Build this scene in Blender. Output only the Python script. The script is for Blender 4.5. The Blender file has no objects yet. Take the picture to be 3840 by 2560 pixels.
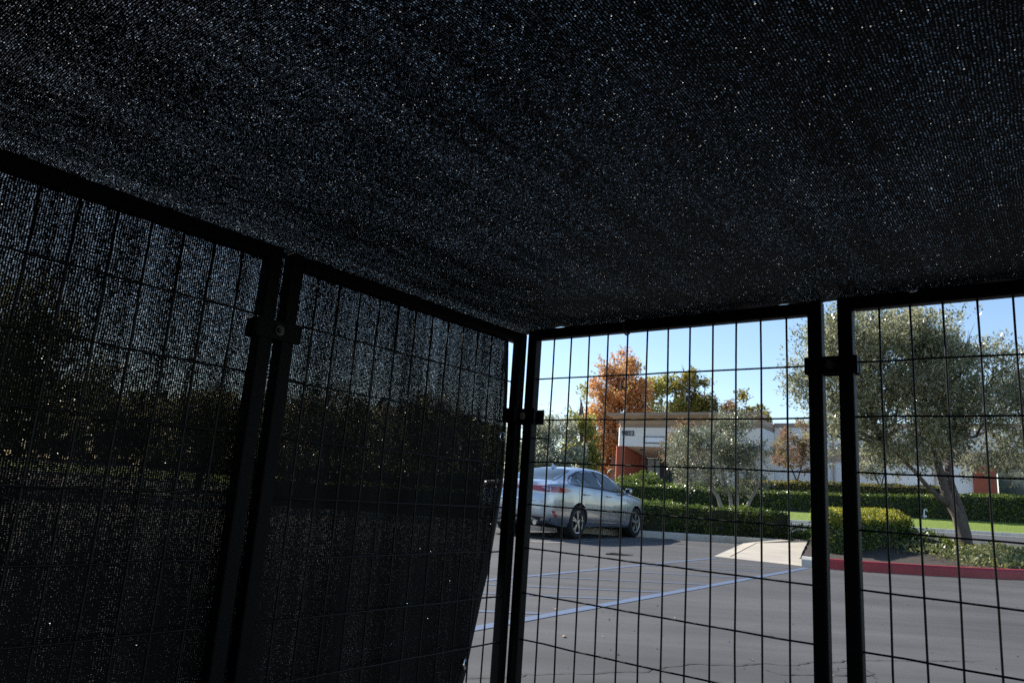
import bpy, bmesh, math, random
import numpy as np
from mathutils import Vector, Matrix
from mathutils.bvhtree import BVHTree

# ------------------------------------------------------------------ camera, sky, sun, exposure
SC = bpy.context.scene
COL = SC.collection
R = math.radians
CAM_H = 0.84
PITCH, ROLL = 0.20823, 0.06972
_fw = Vector((0, math.cos(PITCH), math.sin(PITCH)))
_u0 = Vector((0, -math.sin(PITCH), math.cos(PITCH)))
_r0 = Vector((1, 0, 0))
_ri = _r0 * math.cos(ROLL) + _u0 * math.sin(ROLL)
_up = -_r0 * math.sin(ROLL) + _u0 * math.cos(ROLL)
cam_d = bpy.data.cameras.new('camera')
cam = bpy.data.objects.new('camera', cam_d)
COL.objects.link(cam)
cam.matrix_world = Matrix(((_ri.x, _up.x, -_fw.x, 0), (_ri.y, _up.y, -_fw.y, 0), (_ri.z, _up.z, -_fw.z, CAM_H), (0, 0, 0, 1)))
cam_d.sensor_width = 36
cam_d.lens = 24.94
cam_d.clip_start = 0.02
cam_d.clip_end = 3000
cam_d.dof.use_dof = True
cam_d.dof.focus_distance = 2.3
cam_d.dof.aperture_fstop = 16
SC.camera = cam

SUN_AZ, SUN_EL = -46.0, 38.0
world = bpy.data.worlds.new('World')
SC.world = world
world.use_nodes = True
wn = world.node_tree
sky = wn.nodes.new('ShaderNodeTexSky')
sky.sky_type = 'NISHITA'
sky.sun_disc = False
sky.sun_elevation = R(SUN_EL)
sky.sun_rotation = R(SUN_AZ % 360)
sky.altitude = 100
sky.air_density = 1.0
sky.dust_density = 0.2
sky.ozone_density = 2.0
bg = wn.nodes['Background']
bg.inputs[1].default_value = 0.108
wn.links.new(sky.outputs[0], bg.inputs[0])
sun_d = bpy.data.lights.new('sun', 'SUN')
sun_d.energy = 5.0
sun_d.angle = R(0.53)
sun_d.color = (1.0, 0.945, 0.86)
sun = bpy.data.objects.new('sun', sun_d)
COL.objects.link(sun)
_sd = Vector((math.sin(R(SUN_AZ)) * math.cos(R(SUN_EL)), math.cos(R(SUN_AZ)) * math.cos(R(SUN_EL)), math.sin(R(SUN_EL))))
sun.rotation_euler = (-_sd).to_track_quat('-Z', 'Y').to_euler()
vs = SC.view_settings
vs.view_transform = 'Standard'
vs.look = 'None'
vs.exposure = 0.9
vs.gamma = 1
vs.use_curve_mapping = False
SC.render.engine = 'CYCLES'
SC.cycles.use_denoising = False
SC.cycles.max_bounces = 8
SC.cycles.transparent_max_bounces = 16
SC.cycles.sample_clamp_indirect = 6.0
rng = np.random.default_rng(11)
random.seed(5)

# ------------------------------------------------------------------ helpers
def tag(o, label=None, cat=None, group=None, kind=None):
    if label: o['label'] = label
    if cat: o['category'] = cat
    if group: o['group'] = group
    if kind: o['kind'] = kind
    return o
def empty(name, loc=(0, 0, 0), rz=0.0):
    o = bpy.data.objects.new(name, None)
    o.location = loc
    o.rotation_euler = (0, 0, rz)
    o.empty_display_size = 0.1
    COL.objects.link(o)
    return o
def link(name, me, mat=None, parent=None):
    o = bpy.data.objects.new(name, me)
    COL.objects.link(o)
    if mat is not None and not me.materials: me.materials.append(mat)
    if parent is not None: o.parent = parent
    return o
def pydata(name, v, f, mat=None, parent=None, smooth=False):
    me = bpy.data.meshes.new(name)
    me.from_pydata([tuple(map(float, p)) for p in v], [], f)
    if smooth: me.polygons.foreach_set('use_smooth', [True] * len(me.polygons))
    me.update()
    return link(name, me, mat, parent)
def from_bm(name, bm, mat=None, parent=None, smooth=False, sharp=None):
    me = bpy.data.meshes.new(name)
    bm.normal_update()
    bm.to_mesh(me)
    bm.free()
    if smooth: me.polygons.foreach_set('use_smooth', [True] * len(me.polygons))
    if sharp: me.set_sharp_from_angle(angle=R(sharp))
    return link(name, me, mat, parent)
def bm_box(bm, x0, x1, y0, y1, z0, z1, bev=0.0, seg=1):
    m = Matrix.Translation(((x0 + x1) / 2, (y0 + y1) / 2, (z0 + z1) / 2)) @ Matrix.Diagonal((abs(x1 - x0), abs(y1 - y0), abs(z1 - z0), 1))
    g = bmesh.ops.create_cube(bm, size=1, matrix=m)
    if bev:
        es = list({e for v in g['verts'] for e in v.link_edges})
        bmesh.ops.bevel(bm, geom=es, offset=bev, segments=seg, affect='EDGES', profile=0.5)
def box(name, x0, x1, y0, y1, z0, z1, mat, parent=None, bev=0.0, seg=1):
    bm = bmesh.new()
    bm_box(bm, x0, x1, y0, y1, z0, z1, bev, seg)
    return from_bm(name, bm, mat, parent)
def tube_data(path, radii, sides=6, cap=True):
    path = [Vector(p) for p in path]
    v, f = [], []
    n = len(path)
    ref = None
    for i, p in enumerate(path):
        t = (path[min(i + 1, n - 1)] - path[max(i - 1, 0)]).normalized()
        if ref is None:
            a = Vector((0, 0, 1)) if abs(t.z) < .9 else Vector((1, 0, 0))
            ref = t.cross(a).normalized()
        ref = (ref - t * ref.dot(t)).normalized()
        b = t.cross(ref)
        r = radii[i] if hasattr(radii, '__len__') else radii
        for k in range(sides):
            an = 2 * math.pi * k / sides
            v.append(p + (ref * math.cos(an) + b * math.sin(an)) * r)
    for i in range(n - 1):
        for k in range(sides):
            k2 = (k + 1) % sides
            f.append((i * sides + k, i * sides + k2, (i + 1) * sides + k2, (i + 1) * sides + k))
    if cap:
        f.append(tuple(range(sides - 1, -1, -1)))
        f.append(tuple((n - 1) * sides + k for k in range(sides)))
    return v, f
def tubes(name, items, mat, parent=None, sides=6):
    V, F = [], []
    for path, rad in items:
        v, f = tube_data(path, rad, sides)
        o = len(V)
        V += v
        F += [tuple(i + o for i in q) for q in f]
    return pydata(name, V, F, mat, parent, smooth=True)
def prism(name, poly, z0, z1, mat, parent=None):
    n = len(poly)
    zt = z1 if hasattr(z1, '__len__') else [z1] * n
    v = [(p[0], p[1], z0) for p in poly] + [(p[0], p[1], zt[i]) for i, p in enumerate(poly)]
    f = [tuple(range(n - 1, -1, -1)), tuple(range(n, 2 * n))] + [(i, (i + 1) % n, n + (i + 1) % n, n + i) for i in range(n)]
    return pydata(name, v, f, mat, parent)

# ------------------------------------------------------------------ materials
def new_mat(name):
    m = bpy.data.materials.new(name)
    m.use_nodes = True
    nt = m.node_tree
    return m, nt, nt.nodes['Principled BSDF'], nt.nodes['Material Output']
def ramp(nt, fac, stops):
    r = nt.nodes.new('ShaderNodeValToRGB')
    els = r.color_ramp.elements
    while len(els) < len(stops): els.new(0.5)
    for e, (p, c) in zip(els, stops):
        e.position = p
        e.color = (*c, 1)
    nt.links.new(fac, r.inputs[0])
    return r.outputs[0]
def noise(nt, vec, scale, detail=4, rough=.55, dist=0.0, dim='3D'):
    n = nt.nodes.new('ShaderNodeTexNoise')
    n.noise_dimensions = dim
    n.inputs['Scale'].default_value = scale
    n.inputs['Detail'].default_value = detail
    n.inputs['Roughness'].default_value = rough
    n.inputs['Distortion'].default_value = dist
    if vec is not None: nt.links.new(vec, n.inputs['Vector'])
    return n
def coords(nt, out='Object', scale=None):
    c = nt.nodes.new('ShaderNodeTexCoord')
    o = c.outputs[out]
    if scale:
        mp = nt.nodes.new('ShaderNodeMapping')
        mp.inputs['Scale'].default_value = scale
        nt.links.new(o, mp.inputs[0])
        o = mp.outputs[0]
    return o
def mth(nt, op, a, b=None, c=None):
    n = nt.nodes.new('ShaderNodeMath')
    n.operation = op
    for i, x in enumerate((a, b, c)):
        if x is None: continue
        if isinstance(x, (int, float)): n.inputs[i].default_value = x
        else: nt.links.new(x, n.inputs[i])
    return n.outputs[0]
def mixc(nt, fac, a, b, typ='MIX'):
    n = nt.nodes.new('ShaderNodeMix')
    n.data_type = 'RGBA'
    n.blend_type = typ
    for sock, x in ((n.inputs[0], fac), (n.inputs[6], a), (n.inputs[7], b)):
        if isinstance(x, tuple): sock.default_value = (*x, 1)
        elif isinstance(x, (int, float)): sock.default_value = x
        else: nt.links.new(x, sock)
    return n.outputs[2]
def bump(nt, p, h, strength=.3, dist=.01):
    b = nt.nodes.new('ShaderNodeBump')
    b.inputs['Strength'].default_value = strength
    b.inputs['Distance'].default_value = dist
    nt.links.new(h, b.inputs['Height'])
    nt.links.new(b.outputs[0], p.inputs['Normal'])
def simple(name, c0, c1=None, scale=8, rough=.7, metal=0.0, spec=.5, bumpy=0.0, bdist=.005, coat=0.0):
    m, nt, p, out = new_mat(name)
    p.inputs['Roughness'].default_value = rough
    p.inputs['Metallic'].default_value = metal
    p.inputs['Specular IOR Level'].default_value = spec
    p.inputs['Coat Weight'].default_value = coat
    p.inputs['Coat Roughness'].default_value = .04
    if c1 is None: c1 = tuple(min(1, x * 1.18) for x in c0)
    n = noise(nt, coords(nt), scale, 6, .6)
    nt.links.new(ramp(nt, n.outputs[0], [(.3, c0), (.7, c1)]), p.inputs['Base Color'])
    if bumpy:
        n2 = noise(nt, coords(nt), scale * 12, 3)
        bump(nt, p, n2.outputs[0], bumpy, bdist)
    return m
def leaf_mat(name, stops, trans=.35, rough=.45, spec=.5, clump=1.2):
    m, nt, p, out = new_mat(name)
    g = nt.nodes.new('ShaderNodeNewGeometry')
    n = noise(nt, coords(nt), clump, 3, .6)
    fac = mth(nt, 'ADD', mth(nt, 'MULTIPLY', g.outputs['Random Per Island'], .6), mth(nt, 'MULTIPLY', mth(nt, 'SUBTRACT', n.outputs[0], .3), 1.0))
    c = ramp(nt, fac, stops)
    nt.links.new(c, p.inputs['Base Color'])
    p.inputs['Roughness'].default_value = rough
    p.inputs['Specular IOR Level'].default_value = spec
    t = nt.nodes.new('ShaderNodeBsdfTranslucent')
    nt.links.new(c, t.inputs[0])
    mx = nt.nodes.new('ShaderNodeMixShader')
    mx.inputs[0].default_value = trans
    nt.links.new(p.outputs[0], mx.inputs[1])
    nt.links.new(t.outputs[0], mx.inputs[2])
    nt.links.new(mx.outputs[0], out.inputs[0])
    return m

def cloth_mat(name, px, py, r0, bands, low_shade=None, gl=.006, veil=.4, var=.14, rnd_=.3):
    """Knitted black shade cloth: rows of small holes between opaque threads, fine filaments across each hole, a few pale cells painted in as sun glints."""
    m, nt, p, out = new_mat(name)
    p.inputs['Base Color'].default_value = (.006, .006, .0065, 1)
    p.inputs['Roughness'].default_value = .7
    p.inputs['Specular IOR Level'].default_value = .15
    uv = nt.nodes.new('ShaderNodeUVMap').outputs[0]
    wob = noise(nt, uv, 22, 2, .5)
    va = nt.nodes.new('ShaderNodeVectorMath')
    va.operation = 'MULTIPLY_ADD'
    nt.links.new(wob.outputs['Color'], va.inputs[0])
    va.inputs[1].default_value = (.006, .006, 0)
    nt.links.new(uv, va.inputs[2])
    mp = nt.nodes.new('ShaderNodeMapping')
    mp.inputs['Scale'].default_value = (1 / px, 1 / py, 1)
    nt.links.new(va.outputs[0], mp.inputs[0])
    vo = nt.nodes.new('ShaderNodeTexVoronoi')
    vo.voronoi_dimensions = '2D'
    vo.inputs['Scale'].default_value = 1.0
    vo.inputs['Randomness'].default_value = rnd_
    nt.links.new(mp.outputs[0], vo.inputs['Vector'])
    sep = nt.nodes.new('ShaderNodeSeparateColor')
    nt.links.new(vo.outputs['Color'], sep.inputs[0])
    rad = mth(nt, 'MULTIPLY_ADD', sep.outputs[0], var, r0 - var / 2)
    for (sx, sy, rot, amp) in bands:
        mb = nt.nodes.new('ShaderNodeMapping')
        mb.inputs['Rotation'].default_value = (0, 0, R(rot))
        mb.inputs['Scale'].default_value = (sx, sy, 1)
        nt.links.new(uv, mb.inputs[0])
        nb = noise(nt, mb.outputs[0], 1.0, 2, .5, dim='2D')
        rad = mth(nt, 'MULTIPLY_ADD', mth(nt, 'SUBTRACT', nb.outputs[0], .5), amp, rad)
    if low_shade:  # holes shrink low down to stand in for shaded ground behind the cloth
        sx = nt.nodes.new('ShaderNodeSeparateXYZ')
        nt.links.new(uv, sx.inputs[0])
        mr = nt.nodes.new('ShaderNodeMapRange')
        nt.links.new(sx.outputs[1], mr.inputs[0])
        mr.inputs[1].default_value, mr.inputs[2].default_value = low_shade[0], low_shade[1]
        mr.inputs[3].default_value, mr.inputs[4].default_value = low_shade[2], 0
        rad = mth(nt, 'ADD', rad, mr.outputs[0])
    hole = mth(nt, 'LESS_THAN', vo.outputs['Distance'], rad)
    glint = mth(nt, 'MULTIPLY', mth(nt, 'GREATER_THAN', sep.outputs[1], 1 - gl), mth(nt, 'LESS_THAN', vo.outputs['Distance'], .17))  # pale translucent cells stand in for sunlit glints on the threads
    tr = nt.nodes.new('ShaderNodeBsdfTransparent')
    tc = ramp(nt, sep.outputs[2], [(0, (veil * .5, veil * .475, veil * .44)), (.75, (veil, veil * .93, veil * .83)), (1, (min(1, veil * 1.9), min(1, veil * 1.8), min(1, veil * 1.68)))])
    nt.links.new(tc, tr.inputs[0])
    tl = nt.nodes.new('ShaderNodeBsdfTranslucent')
    tl.inputs[0].default_value = (.9, .88, .84, 1)
    m1 = nt.nodes.new('ShaderNodeMixShader')
    nt.links.new(hole, m1.inputs[0])
    nt.links.new(p.outputs[0], m1.inputs[1])
    nt.links.new(tr.outputs[0], m1.inputs[2])
    m2 = nt.nodes.new('ShaderNodeMixShader')
    nt.links.new(glint, m2.inputs[0])
    nt.links.new(m1.outputs[0], m2.inputs[1])
    nt.links.new(tl.outputs[0], m2.inputs[2])
    nt.links.new(m2.outputs[0], out.inputs[0])
    return m

def asphalt_mat(name, base, streak=True):
    m, nt, p, out = new_mat(name)
    p.inputs['Roughness'].default_value = .82
    p.inputs['Specular IOR Level'].default_value = .35
    co = coords(nt)
    mp = nt.nodes.new('ShaderNodeMapping')
    mp.inputs['Rotation'].default_value = (0, 0, R(-12))
    mp.inputs['Scale'].default_value = (.13, 1.9, 1)
    nt.links.new(co, mp.inputs[0])
    n1 = noise(nt, mp.outputs[0], 1.0, 8, .68, .15)
    n2 = noise(nt, co, .55, 5, .6)
    n3 = noise(nt, co, 130, 3, .7)
    n4 = noise(nt, co, 5, 5, .7)
    a = tuple(x * .60 for x in base)
    b = tuple(x * 1.45 for x in base)
    f = mth(nt, 'ADD', mth(nt, 'MULTIPLY', n1.outputs[0], .62 if streak else .2), mth(nt, 'MULTIPLY', n2.outputs[0], .38))
    c = ramp(nt, f, [(.34, a), (.5, base), (.66, b)])
    c = mixc(nt, .6, c, ramp(nt, n3.outputs[0], [(.3, (.28, .28, .28)), (.7, (.70, .70, .70))]), 'OVERLAY')
    c = mixc(nt, ramp(nt, n4.outputs[0], [(.58, (0, 0, 0)), (.74, (.5, .5, .5))]), c, tuple(x * .55 for x in base))
    nt.links.new(c, p.inputs['Base Color'])
    bump(nt, p, n3.outputs[0], .25, .004)
    return m

M = {}
M['asphalt'] = asphalt_mat('asphalt', (.060, .0585, .0585))
M['street'] = asphalt_mat('street_asphalt', (.105, .105, .112), False)
M['concrete'] = simple('pale_concrete', (.31, .275, .23), (.42, .38, .315), 1.3, .85, bumpy=.2)
M['kerb'] = simple('kerb_concrete', (.42, .40, .35), (.56, .53, .47), 3, .85, bumpy=.3)
M['red_paint'], _nt, _p, _o = new_mat('red_kerb_paint')
_p.inputs['Roughness'].default_value = .55
_n1, _n2 = noise(_nt, coords(_nt), 3.0, 8, .7), noise(_nt, coords(_nt), 22, 5, .7)
_c = ramp(_nt, _n1.outputs[0], [(.3, (.20, .010, .015)), (.55, (.30, .016, .022)), (.75, (.36, .035, .04))])
_nt.links.new(mixc(_nt, ramp(_nt, _n2.outputs[0], [(.66, (0, 0, 0)), (.74, (.7, .7, .7))]), _c, (.16, .13, .12)), _p.inputs['Base Color'])
M['crack'] = simple('crack_dark', (.018, .017, .016), None, 9, .95)  # flat dark colour of the asphalt cracks
M['soil'] = simple('planter_soil', (.028, .021, .016), (.055, .042, .032), 9, .95, bumpy=.6, bdist=.03)
M['lawn'] = simple('lawn_grass', (.14, .21, .016), (.21, .29, .03), 14, .8, bumpy=.8, bdist=.05)
M['far_ground'] = simple('far_ground', (.12, .12, .11), (.18, .17, .15), .3, .9)
M['powder'] = simple('black_powder_coat', (.003, .003, .0034), (.0045, .0045, .005), 300, .5, spec=.09, bumpy=.35, bdist=.0006)
M['wire'] = simple('black_wire', (.004, .004, .0045), None, 50, .45, spec=.3)
M['steel'] = simple('zinc_steel', (.07, .07, .068), (.11, .11, .105), 40, .5, metal=1)
M['nickel'] = simple('nickel_grommet', (.75, .75, .74), (.85, .85, .85), 40, .22, metal=1)
M['tie'] = simple('black_nylon', (.012, .012, .013), None, 30, .4)
M['hem'] = simple('black_hem', (.005, .005, .0055), (.007, .007, .008), 200, .7, bumpy=.3, bdist=.001)
M['roof_cloth'] = cloth_mat('roof_shade_cloth', .0030, .0024, .148, [(14, 1.5, 12, .09), (3, 3, 0, .07), (60, 3, 82, .10)], gl=.005, veil=.55, var=.17)
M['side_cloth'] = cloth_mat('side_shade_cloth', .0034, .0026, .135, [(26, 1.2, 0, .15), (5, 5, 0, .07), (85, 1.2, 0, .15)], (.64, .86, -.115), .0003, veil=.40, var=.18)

def paint_mat(name, col, wear):
    m, nt, p, out = new_mat(name)
    p.inputs['Roughness'].default_value = .75
    n = noise(nt, coords(nt), 9, 6, .7)
    n2 = noise(nt, coords(nt), 1.2, 3, .6)
    f = mth(nt, 'ADD', mth(nt, 'MULTIPLY', n.outputs[0], .7), mth(nt, 'MULTIPLY', n2.outputs[0], .3))
    c = ramp(nt, f, [(.30, col), (.56, tuple(a * .8 + .066 * .2 for a in col)), (.70, tuple(a * (1 - wear) + .066 * wear for a in col))])
    nt.links.new(c, p.inputs['Base Color'])
    return m
M['blue_line'] = paint_mat('blue_line_paint', (.070, .110, .195), .8)
M['blue_faint'] = paint_mat('faint_blue_line_paint', (.065, .095, .155), .85)
M['white_line'] = paint_mat('white_line_paint', (.24, .235, .225), .75)

M['olive'] = leaf_mat('olive_leaf', [(.08, (.06, .068, .034)), (.35, (.18, .19, .095)), (.6, (.36, .36, .21)), (.85, (.62, .60, .45))], .46, .28, .8, 1.1)
M['olive_pale'] = leaf_mat('silvery_olive_leaf', [(.08, (.03, .038, .02)), (.35, (.12, .14, .075)), (.6, (.28, .30, .19)), (.85, (.60, .60, .47))], .42, .28, .8, 1.8)
M['olive_glare'] = leaf_mat('glare_olive_leaf', [(.08, (.10, .11, .075)), (.35, (.24, .26, .17)), (.6, (.42, .43, .31)), (.85, (.66, .66, .54))], .48, .3, .8, .9)  # leaf colour paled to carry the veiling glare towards the sun
M['sweetgum'] = leaf_mat('orange_sweetgum_leaf', [(.05, (.30, .12, .065)), (.35, (.54, .25, .11)), (.62, (.66, .37, .15)), (.9, (.58, .48, .18))], .5, .5, .3, .5)
M['autumn_green'] = leaf_mat('yellow_green_leaf', [(.05, (.13, .14, .03)), (.4, (.32, .32, .075)), (.65, (.50, .46, .12)), (.9, (.58, .46, .13))], .5, .5, .3, .5)
M['dark_green'] = leaf_mat('dark_autumn_leaf', [(.05, (.08, .085, .022)), (.4, (.20, .20, .05)), (.7, (.36, .28, .07)), (.95, (.42, .38, .11))], .5, .5, .3, .5)
M['pinkish'] = leaf_mat('pink_autumn_leaf', [(.05, (.20, .09, .065)), (.4, (.34, .19, .13)), (.65, (.30, .25, .11)), (.9, (.24, .27, .11))], .5, .5, .3, .9)
M['hedge'] = leaf_mat('hedge_leaf', [(.05, (.018, .032, .006)), (.4, (.06, .10, .014)), (.7, (.15, .20, .026)), (.95, (.28, .32, .06))], .38, .30, .6, 1.5)
M['hedge_bright'] = leaf_mat('bright_hedge_leaf', [(.05, (.08, .10, .015)), (.4, (.22, .24, .03)), (.7, (.44, .42, .05)), (.95, (.55, .34, .10))], .5, .35, .5, 2.0)
M['bush'] = leaf_mat('bush_leaf', [(.05, (.05, .09, .018)), (.5, (.14, .21, .035)), (.9, (.24, .31, .06))], .45, .4, .4, 1.0)
M['cover'] = leaf_mat('ground_cover_leaf', [(.05, (.05, .065, .02)), (.4, (.13, .155, .045)), (.7, (.28, .28, .10)), (.95, (.50, .46, .25))], .4, .35, .5, 2.5)
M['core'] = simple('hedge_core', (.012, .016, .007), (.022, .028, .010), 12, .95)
M['bark'] = simple('grey_brown_bark', (.075, .058, .046), (.15, .12, .10), 6, .9, bumpy=.8, bdist=.02)
M['pale_bark'] = simple('pale_bark', (.26, .23, .20), (.42, .38, .34), 5, .9, bumpy=.5, bdist=.02)

# ------------------------------------------------------------------ lot frame (stall lines run along N)
A36 = R(36)
Sx, Nx = Vector((math.cos(A36), -math.sin(A36), 0)), Vector((math.sin(A36), math.cos(A36), 0))
def sn(s, n, z=0.0):
    v = Sx * s + Nx * n
    return Vector((v.x, v.y, z))

# ------------------------------------------------------------------ ground, street, kerbs
ground = pydata('ground', [(-700, -300, 0), (700, -300, 0), (700, 1100, 0), (-700, 1100, 0)], [(0, 1, 2, 3)], M['asphalt'])
tag(ground, kind='structure')
def zst(x, y):                       # the street climbs gently to the right
    return .10 + .012 * max(0, min(1, (y - 19) / 17)) * 10 + .0105 * max(-10, (x - 10))
def sheet(name, xs, ys, zf, mat, parent=None):
    v = [(x, y, zf(x, y)) for y in ys for x in xs]
    nx = len(xs)
    f = [(j * nx + i, j * nx + i + 1, (j + 1) * nx + i + 1, (j + 1) * nx + i) for j in range(len(ys) - 1) for i in range(nx - 1)]
    return pydata(name, v, f, mat, parent, smooth=True)
XS = list(np.linspace(-60, 120, 46))
street = tag(sheet('street', XS, [19.3, 20.5, 24, 28, 32, 36.0], zst, M['street']), kind='structure')
def zfk(x): return zst(x, 36)
gut = tag(sheet('street_gutter', XS, [35.55, 36.0], lambda x, y: zst(x, y) + .006, M['kerb']), kind='structure')
kv = []
for x in XS: kv += [(x, 36.0, zfk(x)), (x, 36.03, zfk(x) + .17), (x, 36.2, zfk(x) + .175)]
far_kerb = pydata('far_kerb', kv, [(3 * i + k, 3 * i + 3 + k, 3 * i + 4 + k, 3 * i + 1 + k) for i in range(len(XS) - 1) for k in (0, 1)], M['kerb'])
tag(far_kerb, kind='structure')
def zlawn(x, y):
    t = min(1, max(0, (y - 36.2) / 3.0))
    top = .84 + .018 * max(-10, (x - 16))
    return (zfk(x) + .172) * (1 - t) + top * t + .05 * math.sin(math.pi * t)
lawn = tag(sheet('lawn', list(np.linspace(-60, 120, 120)), list(np.linspace(36.2, 39.4, 8)), zlawn, M['lawn']), kind='structure')
def zplat(x, y):
    return .84 + .018 * max(-10, min(20, x - 16)) + min(.25, max(0, (y - 39.4) * .05))
plateau = tag(sheet('far_terrain', XS, [39.4, 42, 46, 60, 110], zplat, M['far_ground']), kind='structure')

# planter left (behind the car) and right (behind the red kerb)
LK = [(-40, 15.2), (-8, 16.6), (1.0, 17.2), (3.9, 17.5), (5.15, 17.6), (6.05, 17.75), (6.95, 17.95)]
pl = LK + [(8.2, 19.4), (-40, 19.4)]
planter_l = prism('planter_bed', [(x, y + .16) for x, y in LK] + pl[len(LK):], -.02, .13, M['soil'])
tag(planter_l, kind='structure')
def kerb_strip(name, pts, w, h, mat, seg_gap=None, parent=None, r=.02):
    v, f = [], []
    n = len(pts)
    for i, p in enumerate(pts):
        a = Vector((*pts[max(0, i - 1)], 0)); b = Vector((*pts[min(n - 1, i + 1)], 0))
        t = (b - a).normalized(); nn = Vector((-t.y, t.x, 0))
        p = Vector((*p, 0))
        prof = [(0, -.02), (.012, h - r), (.012 + r, h), (w, h), (w, -.02)]
        for (o, z) in prof:
            q = p + nn * o
            v.append((q.x, q.y, z))
    m = 5
    for i in range(n - 1):
        for k in range(m - 1):
            f.append((i * m + k, (i + 1) * m + k, (i + 1) * m + k + 1, i * m + k + 1))
    f.append((0, 1, 2, 3, 4))
    f.append(tuple((n - 1) * m + k for k in (4, 3, 2, 1, 0)))
    return pydata(name, v, f, mat, parent)
def resample(pts, step):
    out = []
    for (a, b) in zip(pts[:-1], pts[1:]):
        a, b = Vector(a), Vector(b)
        L = (b - a).length
        out.append((a, b, L))
    return out
kerb_root = tag(empty('lot_kerb', (0, 0, 0)), kind='structure')
for (a, b) in zip(LK[:-1], LK[1:]):
    av, bv = Vector(a), Vector(b)
    k = max(1, round((bv - av).length / 1.5))
    for i in range(k):
        p0 = av.lerp(bv, i / k + .002); p1 = av.lerp(bv, (i + 1) / k - .002)
        kerb_strip('kerb_stone', [tuple(p0), tuple(p1)], .16, .15, M['kerb'], parent=kerb_root)
RK = [(4.84, 11.70), (5.12, 11.56), (5.20, 11.54), (5.7, 11.52), (6.2, 11.56), (6.75, 11.64), (7.4, 11.78), (8.06, 11.95), (8.72, 12.18), (9.6, 12.55), (10.8, 13.15), (12.5, 14.2), (16, 16.6)]
redroot = tag(empty('red_painted_kerb', (0, 0, 0)), kind='structure')
kerb_strip('kerb_end', RK[0:2], .16, .15, M['kerb'], parent=redroot, r=.04)
kerb_strip('painted_kerb', RK[1:], .16, .152, M['red_paint'], parent=redroot, r=.03)
def zbed(x, y):
    return .10 + .18 * min(1, max(0, (y - 12.2) / 3.2))
bed_pts = [(p[0] + .03, p[1] + .17) for p in RK] + [(18, 19.6), (8.45, 19.6), (8.0, 18.6)]
bmb = bmesh.new()
vs_ = [bmb.verts.new((x, y, 0)) for x, y in bed_pts]
bmb.faces.new(vs_)
bmesh.ops.triangulate(bmb, faces=bmb.faces[:])
for _ in range(4): bmesh.ops.subdivide_edges(bmb, edges=[e for e in bmb.edges if e.calc_length() > .7], cuts=1)
for v in bmb.verts: v.co.z = zbed(v.co.x, v.co.y) + .02 * math.sin(5 * v.co.x) * math.sin(4 * v.co.y)
bed = tag(from_bm('planter_soil_bed', bmb, M['soil'], smooth=True), kind='structure')

# concrete kerb ramp
ramp_root = tag(empty('kerb_ramp', (0, 0, 0)), kind='structure')
RT, RP1, RP2, RP3, RFR = (3.68, 12.51), (5.93, 17.69), (6.9, 17.9), (8.05, 18.9), (4.86, 11.72)
G0, G1, G2 = (3.98, 12.62), (5.98, 17.0), (7.1, 17.75)
Vr = [(RT[0], RT[1], .006), (RFR[0], RFR[1], .006), (5.06, 11.95, .016), (G0[0], G0[1], .014), (RP1[0], RP1[1], .02), (G1[0], G1[1], .075), (RP2[0], RP2[1], .152), (G2[0], G2[1], .152), (RP3[0], RP3[1], .152), (8.3, 19.35, .145)]
def slab(name, ids, mat, th=.08):
    v = [Vr[i] for i in ids]
    n = len(v)
    V = v + [(a, b, c - th) for a, b, c in v]
    F = [tuple(range(n))] + [(i, n + i, n + (i + 1) % n, (i + 1) % n) for i in range(n)] + [tuple(range(2 * n - 1, n - 1, -1))]
    F = [f[::-1] if k == 0 else f for k, f in enumerate(F)]
    o = pydata(name, V, F, mat, ramp_root)
    return o
def shrink(ids): return ids
slab('ramp_border', [0, 3, 2, 1], M['concrete'])
slab('flare', [0, 4, 5, 3], M['concrete'])
slab('flare', [4, 6, 7, 5], M['concrete'])
Vr += [(5.75, 13.4, .03), (8.1, 18.35, .152), (6.2, 14.3, .04)]
def lift(i, dz): 
    a = Vr[i]; Vr.append((a[0] + .025, a[1], a[2] + dz)); return len(Vr) - 1
i3, i5, i7 = lift(3, -.004), lift(5, -.004), lift(7, -.002)
slab('ramp_slope', [i3, i5, 11, 10, 2], M['concrete'])
slab('landing', [i5, i7, 8, 11], M['concrete'])

# painted lines and cracks, thin sheets just above the asphalt
def strip(name, p, q, w, mat, z=.004, parent=ground):
    p, q = Vector(p), Vector(q)
    t = (q - p).normalized(); n = Vector((-t.y, t.x, 0)) * (w / 2)
    k = max(2, int((q - p).length / .3))
    v, f = [], []
    for i in range(k + 1):
        c = p.lerp(q, i / k)
        j = 1 + .06 * math.sin(i * 1.7 + p.x * 9)
        for sg in (-1, 1):
            d = c + n * sg * j
            v.append((d.x, d.y, z))
    f = [(2 * i, 2 * i + 2, 2 * i + 3, 2 * i + 1) for i in range(k)]
    f = [x[::-1] for x in f]
    return pydata(name, v, f, mat, parent)
for s in (-4.24, -2.82):
    strip('blue_line', sn(s, 1.5), sn(s, 12.05), .075 if s < -4 else .095, M['blue_line'])
for n0 in (3.2, 4.5, 5.33, 6.5, 7.85, 9.2, 10.4):
    strip('hatch_line', sn(-4.18, n0), sn(-2.89, n0 + 1.36), .065, M['blue_faint'], .0035)
for s in (-6.98, -9.75, -12.5, -15.3):
    strip('white_line', sn(s, 10.95), sn(s, 16.9 + (s + 7) * -.05), .09, M['white_line'])
    strip('white_line', sn(s - .28, 10.95), sn(s - .28, 16.9 + (s + 7) * -.05), .09, M['white_line'])
    strip('white_line', sn(s - .235, 10.97), sn(s - .045, 10.97), .09, M['white_line'], .0042)
strip('white_line', (5.0, 17.1, 0), (6.0, 17.3, 0), .07, M['white_line'])
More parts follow.
